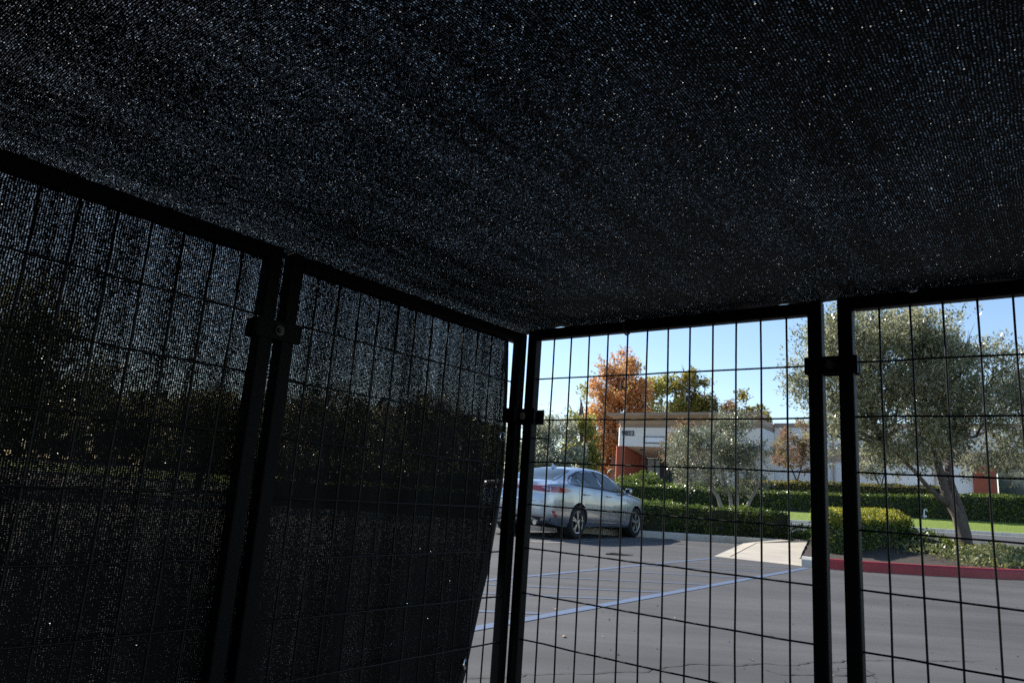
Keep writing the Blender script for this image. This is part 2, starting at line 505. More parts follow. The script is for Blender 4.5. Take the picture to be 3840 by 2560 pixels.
def crack(path, w, name='crack'):
    pts = []
    for a, b in zip(path[:-1], path[1:]):
        a, b = Vector((*a, 0)), Vector((*b, 0))
        k = max(2, int((b - a).length / .035))
        for i in range(k):
            c = a.lerp(b, i / k)
            pts.append(c + Vector((random.uniform(-1, 1), random.uniform(-1, 1), 0)) * .013)
    pts.append(Vector((*path[-1], 0)))
    v = []
    n = len(pts)
    for i, p in enumerate(pts):
        t = (pts[min(i + 1, n - 1)] - pts[max(i - 1, 0)]).normalized()
        nn = Vector((-t.y, t.x, 0)) * w * random.uniform(.35, 1.0) * (1 if 2 < i < n - 3 else .4)
        for sg in (-1, 1): v.append((p.x + nn.x * sg, p.y + nn.y * sg, .0045))
    f = [(2 * i + 1, 2 * i + 3, 2 * i + 2, 2 * i) for i in range(n - 1)]
    return pydata(name, v, f, M['crack'], ground)
crack([(-.30, 3.44), (-.04, 3.49), (.06, 3.52), (.19, 3.61), (.33, 3.66), (.44, 3.70), (.57, 3.75), (.67, 3.81), (.76, 3.83), (.90, 3.94), (1.10, 4.09), (1.20, 4.10), (1.38, 4.14), (1.52, 4.24), (1.65, 4.21), (1.81, 4.31), (1.87, 4.36), (2.0, 4.39), (2.12, 4.47), (2.4, 4.56), (2.52, 4.58), (3.1, 4.75)], .0065)
crack([(1.48, 4.07), (1.51, 4.01), (1.57, 3.98), (1.65, 4.02), (1.72, 4.02), (1.93, 4.08), (2.04, 4.10), (2.11, 4.16), (2.11, 4.25)], .008)
crack([(1.88, 4.15), (1.96, 4.25), (2.04, 4.29)], .009)
# dry leaf scraps and one twig on the lot
M['litter'] = simple('dry_leaf', (.40, .28, .16), (.55, .42, .28), 30, .8)
litter = [(1.36, 5.6, .03), (1.89, 5.07, .055), (1.48, 4.29, .04), (1.36, 4.07, .02), (1.68, 4.14, .02), (1.82, 4.03, .02), (2.06, 4.06, .035), (.47, 5.62, .035), (.44, 4.59, .05), (.69, 4.67, .02), (1.24, 9.25, .05)]
where = ['near the long crack toward the blue aisle', 'the largest, right of the blue lines', 'just above the long crack at centre', 'pale speck below the long crack', 'between the two long cracks', 'at the gap between front panels', 'right of the hooked crack', 'beside the nearest blue line', 'in front of the nearest blue line', 'small dark scrap left of the aisle', 'between the parked car and the blue aisle']
for i, (x, y, L) in enumerate(litter):
    a = random.uniform(0, 6.28)
    c, s = math.cos(a), math.sin(a)
    prof = [(-1, 0, 0), (-.4, .3, .12), (.3, .33, .15), (1, 0, .05), (.3, -.33, .02), (-.4, -.3, .03), (0, 0, .10)]
    v = [(x + L / 2 * (px * c - py * s), y + L / 2 * (px * s + py * c), .006 + L * pz) for px, py, pz in prof]
    v += [(p[0], p[1], p[2] - .0015) for p in v]
    f = [(0, 6, 1), (1, 6, 2), (2, 6, 3), (3, 6, 4), (4, 6, 5), (5, 6, 0)]
    f += [tuple(k + 7 for k in reversed(t)) for t in f]
    o = pydata('dry_leaf', v, f, M['litter'])
    tag(o, 'dry tan leaf scrap lying on the asphalt, ' + where[i], 'leaf', 'dry leaf scraps on the lot')
# uncountable grit
kg = 500
ga = rng.uniform(0, 1, kg) ** .7
gpx = rng.uniform(-1.2, 6.5, kg); gpy = rng.uniform(3.0, 13.5, kg)
gs = .003 + .006 * rng.random(kg) ** 3
V_, F_ = [], []
for x, y, q in zip(gpx, gpy, gs):
    o_i = len(V_)
    V_ += [(x - q, y, .001), (x + q * .8, y - q * .6, .001), (x + q * .3, y + q, .001), (x, y, .002 + q * 1.2)]
    F_ += [(o_i, o_i + 1, o_i + 3), (o_i + 1, o_i + 2, o_i + 3), (o_i + 2, o_i, o_i + 3)]
grit = pydata('loose_grit', V_, F_, simple('grit_stone', (.16, .15, .135), (.40, .37, .32), 1.5, .9))
tag(grit, 'fine pale grit scattered over the asphalt', 'grit', kind='stuff')
tw = tubes('fallen_twig', [([(1.66, 11.30, .012), (1.78, 11.35, .02), (1.95, 11.33, .014), (2.10, 11.40, .018)], [.012, .02, .014, .006]), ([(1.85, 11.34, .018), (1.93, 11.42, .03)], [.01, .004])], M['bark'])
tag(tw, 'thin brown twig lying on the asphalt in front of the silver car', 'twig')

# ------------------------------------------------------------------ vegetation builders
def leaf_quads(name, pos, d, nrm, L, W, mat, parent):
    n = len(pos)
    d = d / (np.linalg.norm(d, axis=1, keepdims=True) + 1e-9)
    side = np.cross(d, nrm)
    side /= (np.linalg.norm(side, axis=1, keepdims=True) + 1e-9)
    nn = np.cross(side, d)
    L = np.asarray(L).reshape(-1, 1) * np.ones((n, 1)); W = np.asarray(W).reshape(-1, 1) * np.ones((n, 1))
    v = np.empty((n, 4, 3), np.float32)
    v[:, 0] = pos
    v[:, 1] = pos + d * L * .45 + side * W * .5 + nn * W * .12
    v[:, 2] = pos + d * L
    v[:, 3] = pos + d * L * .45 - side * W * .5 + nn * W * .12
    me = bpy.data.meshes.new(name)
    me.vertices.add(4 * n); me.loops.add(4 * n); me.polygons.add(n)
    me.vertices.foreach_set('co', v.reshape(-1))
    me.loops.foreach_set('vertex_index', np.arange(4 * n, dtype=np.int32))
    me.polygons.foreach_set('loop_start', np.arange(0, 4 * n, 4, dtype=np.int32))
    me.update()
    return link(name, me, mat, parent)
def lump(p, f, seed):
    q = p * f + seed * 7.3
    return (np.sin(q[:, 0] * 1.3 + 1.7 * np.sin(q[:, 1])) + np.sin(q[:, 1] * 1.7 + 1.3 * np.sin(q[:, 2] * 1.1)) + np.sin(q[:, 2] * 1.9 + 1.5 * np.sin(q[:, 0] * .9))) / 3
def rnd(n): 
    v = rng.normal(size=(n, 3))
    return v / np.linalg.norm(v, axis=1, keepdims=True)
def crown(name, lobes, n_twig, tl, per, L, W, mat, parent, up=.5, gap=-.25, gapf=1.6, seed=1, shell=.45, spread=.5):
    lobes = np.array(lobes, float)
    w = lobes[:, 3] * lobes[:, 4] * lobes[:, 5]
    w = w ** .8
    k = rng.choice(len(lobes), n_twig, p=w / w.sum())
    o = rnd(n_twig)
    rr = (shell + (1 - shell) * rng.random(n_twig) ** .6)[:, None]
    bumpy = 1 + .16 * lump(o * 2.2 + lobes[k][:, :3], 1.6, seed)[:, None]
    p = lobes[k][:, :3] + o * lobes[k][:, 3:6] * rr * bumpy
    keep = lump(p, gapf, seed) > gap
    p, o = p[keep], o[keep]
    n = len(p)
    td = o + np.array([0, 0, up]) + rnd(n) * .55
    td /= np.linalg.norm(td, axis=1, keepdims=True)
    t = rng.random((n, per, 1))
    ln = tl * (.6 + .8 * rng.random((n, 1, 1)))
    P = p[:, None, :] + td[:, None, :] * t * ln + rng.normal(size=(n, per, 3)) * tl * .10
    D = td[:, None, :] * .8 + rnd(n * per).reshape(n, per, 3) * spread * 2
    N = rnd(n * per) * .65 + np.array([0, 0, 1.0])
    c = per * n
    s = (.65 + .7 * rng.random(c))
    return leaf_quads(name, P.reshape(-1, 3), D.reshape(-1, 3), N, L * s, W * s, mat, parent)
def wiggle(a, b, n, amp):
    a, b = Vector(a), Vector(b)
    out = []
    for i in range(n + 1):
        t = i / n
        c = a.lerp(b, t)
        if 0 < i < n: c += Vector((random.uniform(-1, 1), random.uniform(-1, 1), random.uniform(-.6, .6))) * amp
        out.append(c)
    return out
def limbs(root_pt, lobes, r0, sub=5, amp=.08):
    items = []
    for lb in lobes:
        c = Vector(lb[:3]); rad = min(lb[3:6])
        path = wiggle(root_pt, c, 4, amp * rad * 2)
        items.append((path, [r0, r0 * .8, r0 * .62, r0 * .48, r0 * .34]))
        for _ in range(sub):
            d = Vector((random.gauss(0, 1), random.gauss(0, 1), random.gauss(.5, .8))).normalized()
            e = c + Vector((d.x * lb[3], d.y * lb[4], d.z * lb[5])) * random.uniform(.7, .98)
            st = path[random.choice((2, 3, 4))]
            items.append((wiggle(st, e, 4, amp * rad), [r0 * .34, r0 * .26, r0 * .18, r0 * .12, r0 * .05]))
    return items
def tree(name, label, base, stems, lobes, r0, leafargs, group=None, bark='bark', sub=5, cat='tree'):
    root = empty(name, base)
    b = Vector(base)
    loc = [(l[0] - b.x, l[1] - b.y, l[2] - b.z, l[3], l[4], l[5]) for l in lobes]
    items = []
    for path, rad in stems:
        items.append(([Vector(p) - b for p in path], rad))
    tops = [it[0][-1] for it in items]
    for l in loc:
        tp = min(tops, key=lambda t: (t - Vector(l[:3])).length)
        items += limbs(tp, [l], r0, sub)
    tubes('trunk', items, M[bark], root, 7)
    crown('crown', loc, parent=root, **leafargs)
    tag(root, label, cat, group)
    return root

# big olive at right
gx, gy = 10.25, 16.0
G_l = [(8.0, 15.9, 4.1, 1.45, 1.5, 1.25), (8.6, 16.2, 5.0, .95, 1.0, .75), (9.2, 16.0, 3.6, 1.5, 1.5, 1.3), (7.2, 15.6, 3.3, .75, .9, .75), (7.3, 15.7, 4.4, .6, .7, .5), (10.6, 16.3, 3.7, 1.3, 1.4, 1.2), (10.65, 16.1, 4.9, .5, .6, .75), (9.9, 16.3, 4.2, 1.0, 1.0, .6), (11.4, 16.6, 3.2, 1.2, 1.3, 1.1), (8.4, 15.4, 2.7, .9, .9, .6), (7.1, 15.3, 2.5, .4, .5, .35), (9.6, 16.4, 2.7, 1.0, 1.0, .5), (11.3, 16.3, 4.2, .5, .6, .5), (9.3, 16, 4.95, .6, .8, .65), (7.75, 16, 4.8, .75, .8, .65), (9.0, 16.2, 4.5, 1.1, 1.1, .8), (6.85, 15.8, 3.9, .45, .6, .5), (6.9, 15.5, 3.0, .4, .5, .4)]
tree('olive_tree', 'large silvery olive tree with twin twisted trunk on the bed behind the red kerb', (gx, gy, .22),
     [([(10.26, 16.0, .2), (10.20, 16, .55), (10.10, 16, 1.0), (9.88, 16, 1.35), (9.84, 16.05, 1.75), (9.75, 16.1, 2.3)], [.19, .13, .12, .105, .09, .075]),
      ([(10.28, 16.08, .2), (10.29, 16.05, .6), (10.24, 16.1, 1.05), (10.12, 16.12, 1.5), (10.02, 16.15, 1.9), (10.2, 16.2, 2.6)], [.17, .115, .10, .09, .08, .07]),
      ([(9.95, 16, 1.18), (9.66, 15.97, 1.40), (9.42, 15.95, 1.60), (9.15, 15.9, 1.88), (8.82, 15.9, 2.2), (8.5, 15.9, 2.45)], [.07, .055, .048, .043, .038, .034])],
     G_l, .05, dict(n_twig=11000, tl=.38, per=13, L=.09, W=.034, mat=M['olive'], up=.45, gap=-.17, gapf=2.6, seed=3), sub=7)
# second olive at the right edge
tree('olive_tree', 'olive tree cut by the right edge behind the large olive', (13.9, 17.3, .25),
     [([(13.9, 17.3, .2), (13.8, 17.3, 1.0), (13.7, 17.3, 2.0)], [.15, .11, .09])],
     [(13.6, 17.4, 4.3, 1.0, 1.2, 1.25), (13.2, 17.2, 3.0, 1.1, 1.2, 1.0), (14.4, 17.3, 3.4, 1.1, 1.1, 1.1)], .05,
     dict(n_twig=2000, tl=.36, per=13, L=.09, W=.032, mat=M['olive'], up=.45, gap=-.2, gapf=2.2, seed=8))
# olive in front of the building
F_l = [(6.05, 21, 2.45, .75, .8, .62), (5.35, 21, 2.35, .5, .6, .55), (6.75, 21.1, 2.75, .7, .7, .6), (5.55, 20.8, 1.75, .55, .6, .42), (6.55, 20.9, 1.85, .8, .8, .5), (7.25, 21, 2.2, .55, .6, .6), (6.95, 21.1, 3.15, .35, .4, .45), (6.3, 21.1, 3.0, .35, .4, .42), (5.6, 21, 2.85, .22, .3, .25), (7.3, 20.9, 1.55, .4, .4, .32)]
tree('olive_tree', 'multi-stemmed silvery olive tree in front of the numbered building', (6.75, 21.0, .14),
     [([(6.68, 21, .1), (6.42, 21, .7), (6.28, 21, 1.1), (6.0, 21, 1.5), (5.75, 21, 1.9)], [.07, .062, .055, .045, .035]),
      ([(6.72, 21, .1), (6.68, 21, .8), (6.62, 21, 1.2), (6.45, 21, 1.6), (6.3, 21, 2.1)], [.07, .055, .05, .045, .035]),
      ([(6.78, 21, .1), (6.85, 21.05, .8), (6.84, 21, 1.3), (6.85, 21, 1.9)], [.07, .06, .055, .045]),
      ([(6.85, 21, .1), (7.08, 21, .8), (7.28, 21, 1.2), (7.45, 21, 1.5), (7.4, 21, 1.9)], [.065, .055, .048, .04, .03])],
     F_l, .034, dict(n_twig=3600, tl=.26, per=13, L=.066, W=.027, mat=M['olive_pale'], up=.55, gap=-.2, gapf=3.2, seed=5), bark='pale_bark', sub=6)
# olives left of the building, behind the car
E_l = [(1.1, 38, 3.2, 1.3, 1.4, 1.3), (2.6, 38.5, 3.4, 1.3, 1.4, 1.4), (1.8, 37.6, 2.4, 1.5, 1.4, .9), (.0, 38, 2.9, 1.0, 1.0, 1.1), (3.4, 38, 2.5, .8, .9, .8)]
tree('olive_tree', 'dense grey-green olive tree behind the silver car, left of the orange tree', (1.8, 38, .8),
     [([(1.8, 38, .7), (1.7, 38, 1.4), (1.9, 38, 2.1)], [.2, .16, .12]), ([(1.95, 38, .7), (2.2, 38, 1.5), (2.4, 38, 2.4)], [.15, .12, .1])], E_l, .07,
     dict(n_twig=3200, tl=.5, per=12, L=.15, W=.065, mat=M['olive_glare'], up=.5, gap=-.2, gapf=1.6, seed=2), sub=6)
# bare twigs above it
tree('sparse_tree', 'sparse tree with bare twig tips rising above the dense grey-green olive', (.9, 46, .9),
     [([(.9, 46, .8), (1.0, 46, 2.6), (1.3, 46, 4.2)], [.14, .1, .08])],
     [(1.6, 46, 5.2, 1.7, 1.5, 1.2), (3.4, 46, 4.7, 1.2, 1.2, 1.0)], .04, dict(n_twig=170, tl=.5, per=6, L=.13, W=.05, mat=M['autumn_green'], up=.7, gap=-.1, gapf=1.4, seed=9), sub=16)
# slim tree left of the orange one
tree('slim_tree', 'slim yellow-green tree standing just left of the orange tree', (5.4, 50, .9),
     [([(5.45, 50, .8), (5.4, 50, 3.0), (5.3, 50, 5.2), (5.2, 50, 7.4)], [.18, .15, .11, .04])],
     [(5.2, 50, 6.4, .65, .7, 1.5), (5.3, 50, 4.6, .9, .9, 1.2), (4.8, 50, 3.3, .8, .9, .9), (5.9, 50, 3.3, .6, .8, .8), (5.2, 50, 7.5, .32, .35, .8), (5.3, 50, 2.6, 1.0, .9, .9)], .06,
     dict(n_twig=2300, tl=.55, per=10, L=.16, W=.13, mat=M['autumn_green'], up=.6, gap=-.3, gapf=1.5, seed=4), sub=6)
# orange sweetgum
A_l = [(9.9, 62, 11.2, 1.5, 1.5, 2.0), (10.1, 62, 12.7, .55, .6, .9), (8.7, 62, 10.4, 1.3, 1.4, 1.7), (11.2, 62, 9.6, 1.3, 1.4, 1.8), (8.6, 62, 7.6, 1.5, 1.5, 1.7), (10.4, 62, 7.8, 1.9, 1.6, 1.8), (8.9, 62, 4.9, 1.8, 1.6, 1.6), (8.1, 62, 12.0, .35, .4, .6), (10.3, 62, 4.4, 1.3, 1.4, 1.3), (8.2, 62, 3.2, 1.2, 1.2, 1.0), (9.0, 62, 12.1, .4, .5, .7)]
tree('sweetgum_tree', 'tall orange and rust autumn tree behind the left corner of the building', (9.6, 62, .95),
     [([(9.4, 62, .8), (9.5, 62, 4), (9.7, 62, 7.5), (9.9, 62, 12.2)], [.3, .24, .16, .05]), ([(9.5, 62, 5), (8.9, 62, 7.5), (8.6, 62, 10)], [.16, .12, .05]), ([(9.6, 62, 6), (10.6, 62, 8.5), (11, 62, 10)], [.15, .1, .04])],
     A_l, .07, dict(n_twig=8500, tl=.75, per=8, L=.19, W=.16, mat=M['sweetgum'], up=.4, gap=-.06, gapf=1.5, seed=6), bark='pale_bark', sub=6)
# trees behind the roof
tree('yellow_green_tree', 'light yellow-green tree right beside the orange tree behind the roof', (16.4, 76, 1.0),
     [([(16.4, 76, .8), (16.4, 76, 6), (16.6, 76, 12.5)], [.3, .22, .06]), ([(16.4, 76, 6), (17.6, 76, 11.5)], [.16, .05])],
     [(15.8, 76, 11.8, 1.3, 1.4, 1.6), (17.0, 76, 12.5, 1.1, 1.2, 1.5), (16.0, 76, 9.0, 1.5, 1.4, 1.6), (17.6, 76, 10.0, 1.2, 1.2, 1.6)], .09,
     dict(n_twig=3600, tl=.8, per=8, L=.24, W=.19, mat=M['autumn_green'], up=.4, gap=-.05, gapf=1.0, seed=7), bark='pale_bark', group='trees behind the numbered building')
tree('dark_green_tree', 'darker olive-green pointed tree behind the middle of the roof', (19.6, 76, 1.0),
     [([(19.3, 76, .8), (19.2, 76, 8), (19.0, 76, 14.6)], [.3, .24, .05]), ([(19.4, 76, 7), (21.2, 76, 12.5)], [.2, .05])],
     [(18.9, 76, 13.4, 1.1, 1.2, 1.9), (18.9, 76, 15.2, .4, .5, .8), (19.5, 76, 10.5, 1.5, 1.5, 1.6), (21.2, 76, 11.3, 1.1, 1.2, 1.7), (20.6, 76, 9.6, 1.4, 1.3, 1.3), (18.4, 76, 10.5, 1.0, 1.0, 1.6), (21.2, 76, 13.1, .4, .4, .6)], .09,
     dict(n_twig=4200, tl=.8, per=8, L=.24, W=.19, mat=M['dark_green'], up=.4, gap=-.12, gapf=1.0, seed=12), bark='pale_bark', group='trees behind the numbered building')
tree('dark_green_tree', 'treetop peeping over the right end of the roof', (25.8, 76, 1.0),
     [([(25.8, 76, .8), (25.8, 76, 6), (25.8, 76, 11.5)], [.3, .2, .05])],
     [(25.4, 76, 11.5, .8, .9, 1.3), (26.8, 76, 11.0, .8, .9, 1.3), (25.0, 76, 9.8, 1.2, 1.2, 1.3), (26.6, 76, 9.4, 1.3, 1.2, 1.3)], .08,
     dict(n_twig=1700, tl=.7, per=8, L=.28, W=.22, mat=M['dark_green'], up=.4, gap=-.25, gapf=1.0, seed=13), group='trees behind the numbered building')
tree('red_tip_tree', 'small rust-red treetop over the roof left of another treetop', (23.9, 76, 1.0),
     [([(23.9, 76, .8), (23.9, 76, 10.6)], [.2, .05])], [(23.95, 76, 10.4, .65, .7, 1.3), (23.8, 76, 9.2, .9, .8, 1.0)], .05,
     dict(n_twig=600, tl=.6, per=8, L=.26, W=.2, mat=M['pinkish'], up=.4, gap=-.3, seed=14), group='trees behind the numbered building')
# crape myrtles before the right wing
def myrtle(label, x, y, zb, h, w, seed, mat='pinkish'):
    f = zb + h * .28
    tree('small_tree', label, (x, y, zb), [([(x, y, zb - .1), (x, y, f)], [.07, .055]), ([(x, y, f), (x - .3 * w, y, f + .22 * h), (x - .45 * w, y, f + .45 * h)], [.05, .035, .02]), ([(x, y, f), (x + .25 * w, y, f + .25 * h), (x + .3 * w, y, f + .5 * h)], [.045, .03, .02])],
         [(x - .35 * w, y, f + .35 * h, .62 * w, .6 * w, .2 * h), (x + .35 * w, y, f + .33 * h, .55 * w, .6 * w, .2 * h), (x - .05 * w, y, f + .58 * h, .5 * w, .5 * w, .18 * h)], .02,
         dict(n_twig=1000, tl=.3, per=8, L=.12, W=.08, mat=M[mat], up=.5, gap=-.15, gapf=2.6, seed=seed), sub=9)
myrtle('small pinkish autumn tree before the right wing, left of the panel posts', 18.0, 44, 1.3, 4.8, 1.5, 21)
myrtle('small pinkish tree half hidden behind the multi-stemmed olive', 11.2, 45, 1.2, 4.5, 1.3, 22)
myrtle('slender pale-stemmed tree in front of the white wall under the large olive', 22.6, 43, 1.4, 4.2, 1.3, 23, 'olive')
# trees seen only through the side shade cloth
for i, (x, y, h, w) in enumerate([(-14.6, 20.5, 5.9, 2.6), (-7.6, 31, 4.6, 2.6), (-3.6, 34, 5.0, 2.4), (-12.5, 30, 3.9, 2.3)]):
    tree('shade_tree', ['tall dark tree behind the far left of the shade cloth', 'tree silhouette behind the shade cloth right of the first post pair', 'tree silhouette behind the shade cloth nearest the corner', 'low tree silhouette behind the shade cloth, second from left'][i], (x, y, 0),
         [([(x, y, -.1), (x, y, h * .4)], [.16, .12])],
         [(x - .4 * w, y, h * .58, .65 * w, .7 * w, .27 * h), (x + .45 * w, y, h * .56, .6 * w, .7 * w, .26 * h), (x, y, h * .76, .55 * w, .6 * w, .24 * h)], .07,
         dict(n_twig=1500, tl=.5, per=8, L=.17, W=.075, mat=M['olive'], up=.4, gap=-.4, gapf=1.4, seed=30 + i), sub=4)

# belt of trees far left, only glimpsed through the side cloth
kb = 9000
bx_ = rng.uniform(-75, 0, kb)
by_ = 47 + (bx_ + 30) * .12 + rng.normal(size=kb) * 1.5
tp = 5.2 + 1.3 * lump(np.stack([bx_, by_ * 0, by_ * 0], 1), .35, 3) + .6 * lump(np.stack([bx_, by_ * 0, by_ * 0], 1), 1.3, 1)
bz_ = .5 + rng.random(kb) ** .8 * tp
belt = leaf_quads('tree_belt', np.stack([bx_, by_, bz_], 1), rnd(kb) + np.array([0, 0, .3]), rnd(kb), .9 * (.6 + .8 * rng.random(kb)), .6, M['olive'], None)
tag(belt, 'distant dark belt of trees glimpsed through the side shade cloth', 'trees', kind='stuff')

# ------------------------------------------------------------------ hedges
def hedge(name, label, path, z0, zt, depth, leaf, dens, mat, group=None, front_drop=0.0, seed=1, shoots=0.0, back=True):
    """box hedge along path (front line, left to right); depth goes away from the camera"""
    P = [Vector((*p, 0)) for p in path]
    root = empty(name, (P[0].x, P[0].y, 0))
    o = P[0].copy()
    n = len(P)
    if not hasattr(z0, '__len__'): z0 = [z0] * n
    if not hasattr(zt, '__len__'): zt = [zt] * n
    dp = depth if hasattr(depth, '__len__') else [depth] * n
    ins = leaf * .9
    v, f = [], []
    frames = []
    for i, p in enumerate(P):
        t = (P[min(i + 1, n - 1)] - P[max(i - 1, 0)]).normalized()
        nn = Vector((-t.y, t.x, 0))
        frames.append((t, nn))
        q = p - o
        ca, cb = q + nn * ins, q + nn * (dp[i] - ins)
        if i == 0: ca, cb = ca + t * ins, cb + t * ins
        if i == n - 1: ca, cb = ca - t * ins, cb - t * ins
        v += [(ca.x, ca.y, z0[i] - .05), (ca.x, ca.y, zt[i] - front_drop - ins), (ca.x * .7 + cb.x * .3, ca.y * .7 + cb.y * .3, zt[i] - ins), (cb.x, cb.y, zt[i] - ins), (cb.x, cb.y, z0[i] - .05)]
    for i in range(n - 1):
        for k in range(4): f.append((5 * i + k, 5 * i + 5 + k, 5 * i + 6 + k, 5 * i + k + 1))
    f += [(0, 1, 2, 3, 4), tuple(5 * (n - 1) + k for k in (4, 3, 2, 1, 0))]
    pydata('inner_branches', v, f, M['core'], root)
    pos, dr, nr = [], [], []
    def face(a, b, c, d, cnt, nrm):
        s, t = rng.random(cnt)[:, None], rng.random(cnt)[:, None]
        a, b, c, d = (np.array(x) for x in (a, b, c, d))
        p = (a * (1 - s) + b * s) * (1 - t) + (d * (1 - s) + c * s) * t
        nrm = np.array(nrm, float)
        p = p + nrm * (lump(p + np.array(o), 2.3, seed) * .06 + lump(p + np.array(o), 7, seed) * .05 - .01)[:, None]
        p += rng.normal(size=p.shape) * leaf * .35
        pos.append(p - nrm * leaf * .5)
        dr.append(nrm * .7 + rnd(cnt) * .9 + np.array([0, 0, .25]))
        nr.append(rnd(cnt) * .7 + nrm + np.array([0, 0, .5]))
    for i in range(n - 1):
        p, q = P[i] - o, P[i + 1] - o
        nn0, nn1 = frames[i][1], frames[i + 1][1]
        L = (q - p).length
        pb, qb = p + nn0 * dp[i], q + nn1 * dp[i + 1]
        ps, qs = p + nn0 * dp[i] * .3, q + nn1 * dp[i + 1] * .3
        depth = (dp[i] + dp[i + 1]) / 2
        V3 = lambda w, z: (w.x, w.y, z)
        face(V3(p, z0[i]), V3(q, z0[i + 1]), V3(q, zt[i + 1] - front_drop), V3(p, zt[i] - front_drop), int(L * (zt[i] - front_drop - z0[i]) * dens), (-nn0.x, -nn0.y, 0))
        face(V3(p, zt[i] - front_drop), V3(q, zt[i + 1] - front_drop), V3(qs, zt[i + 1]), V3(ps, zt[i]), int(L * (depth * .3 + front_drop) * dens), (-nn0.x * .4, -nn0.y * .4, .9))
        face(V3(ps, zt[i]), V3(qs, zt[i + 1]), V3(qb, zt[i + 1]), V3(pb, zt[i]), int(L * depth * .7 * dens), (0, 0, 1))
        if back: face(V3(pb, z0[i]), V3(qb, z0[i + 1]), V3(qb, zt[i + 1]), V3(pb, zt[i]), int(L * (zt[i] - z0[i]) * dens * .5), (nn0.x, nn0.y, 0))
        if shoots:
            cnt = int(L * depth * shoots)
            face(V3(p, zt[i] - front_drop * .5 + .05), V3(q, zt[i + 1] - front_drop * .5 + .05), V3(qb, zt[i + 1] + .06), V3(pb, zt[i] + .06), cnt, (0, 0, 1))
            dr[-1] = rnd(cnt) * .6 + np.array([0, 0, 1.0])
    for i, sg in ((0, -1), (n - 1, 1)):
        t, nn = frames[i]
        p = P[i] - o; depth = dp[i]; pb = p + nn * depth
        face((p.x, p.y, z0[i]), (pb.x, pb.y, z0[i]), (pb.x, pb.y, zt[i]), (p.x, p.y, zt[i] - front_drop), int(depth * (zt[i] - z0[i]) * dens), (t.x * sg, t.y * sg, 0))
    pos, dr, nr = np.concatenate(pos), np.concatenate(dr), np.concatenate(nr)
    s = .6 + .8 * rng.random(len(pos))
    leaf_quads('leaves', pos, dr, nr, leaf * s, leaf * .55 * s, mat, root)
    tag(root, label, 'hedge', group)
    return root
hedge('box_hedge', 'clipped dark green hedge on the kerb in front of the silver car', [(-6, 17.35), (1, 17.75), (3.6, 18.0), (5.6, 18.35), (7.55, 18.9)], .13, [.76, .78, .80, .80, .80], .9, .052, 1250, M['hedge'], seed=2, shoots=60)
hedge('flowering_hedge', 'low hedge with bright yellow-green shoots behind the red kerb', [(6.02, 13.15), (6.9, 13.95), (7.9, 14.85), (9.15, 16.1)], [.12, .16, .2, .24], [.80, .84, .87, .93], [.38, .85, .95, .85], .052, 1250, M['hedge'], front_drop=.17, seed=4, shoots=0)
# its fresh shoots
sp = []
def shoots_on(root_name, label_parent, path, zt, depth, cnt, fd):
    P = [Vector((*p, 0)) for p in path]
    tot = []
    for i in range(len(P) - 1):
        t = (P[i + 1] - P[i]).normalized(); nn = Vector((-t.y, t.x, 0))
        m = cnt // (len(P) - 1)
        s = rng.random(m); w = rng.random(m)
        if hasattr(depth, '__len__'): dd_ = depth[i] * (1 - s) + depth[i + 1] * s
        else: dd_ = depth
        base = np.array(P[i])[None] * (1 - s[:, None]) + np.array(P[i + 1])[None] * s[:, None] + np.array(nn)[None] * (w * dd_)[:, None]
        base[:, 2] = zt[i] * (1 - s) + zt[i + 1] * s - fd * np.clip(1 - w / .35, 0, 1) + .02 * rng.random(m) - .03
        tot.append(base)
    b = np.concatenate(tot)
    b = np.repeat(b, 6, axis=0)
    k = len(b)
    b[:, 2] += rng.random(k) * .11
    b[:, :2] += rng.normal(size=(k, 2)) * .018
    o = leaf_quads('young_shoots', b - np.array(label_parent.location), rnd(k) * .8 + np.array([0, 0, .9]), rnd(k) + np.array([0, 0, .4]), .055 * (.6 + .7 * rng.random(k)), .028, M['hedge_bright'], label_parent)
shoots_on('x', bpy.data.objects['flowering_hedge'], [(6.02, 13.15), (6.9, 13.95), (7.9, 14.85), (9.15, 16.1)], [.80, .84, .87, .93], [.38, .85, .95, .85], 2700, .17)
hedge('long_hedge', 'long clipped green hedge behind the lawn across the street', [(-20, 40.6), (0, 40.4), (7, 40.1), (12, 39.9), (17, 39.7), (22, 39.6), (28, 39.4), (40, 39.2)], [.75, .75, .76, .78, .84, .92, 1.02, 1.15], [1.66, 1.66, 1.70, 1.74, 1.88, 2.12, 2.50, 2.75], 1.3, .10, 330, M['hedge'], seed=6, back=False, shoots=30)
hedge('brown_hedge', 'dull brownish hedge at the foot of the white wall, behind the long hedge', [(14.6, 44.6), (18, 43.4), (22, 42.4), (25.7, 41.6)], 1.1, [2.5, 2.62, 2.72, 2.82], 1.2, .11, 260, M['dark_green'], seed=7, back=False)
hedge('low_hedge', 'low dark hedge before the glass front at the right edge', [(27.2, 42.5), (36, 41.5)], 1.2, [2.50, 2.9], 1.0, .11, 240, M['hedge'], seed=9, back=False)
hedge('sloping_shrub_row', 'row of low olive-brown shrubs before the entrance behind the long hedge', [(9.6, 45), (12.0, 44.4), (14.4, 43.9)], 1.0, [1.85, 2.25, 2.05], 1.6, .11, 240, M['bush'], seed=10, back=False, front_drop=.35)
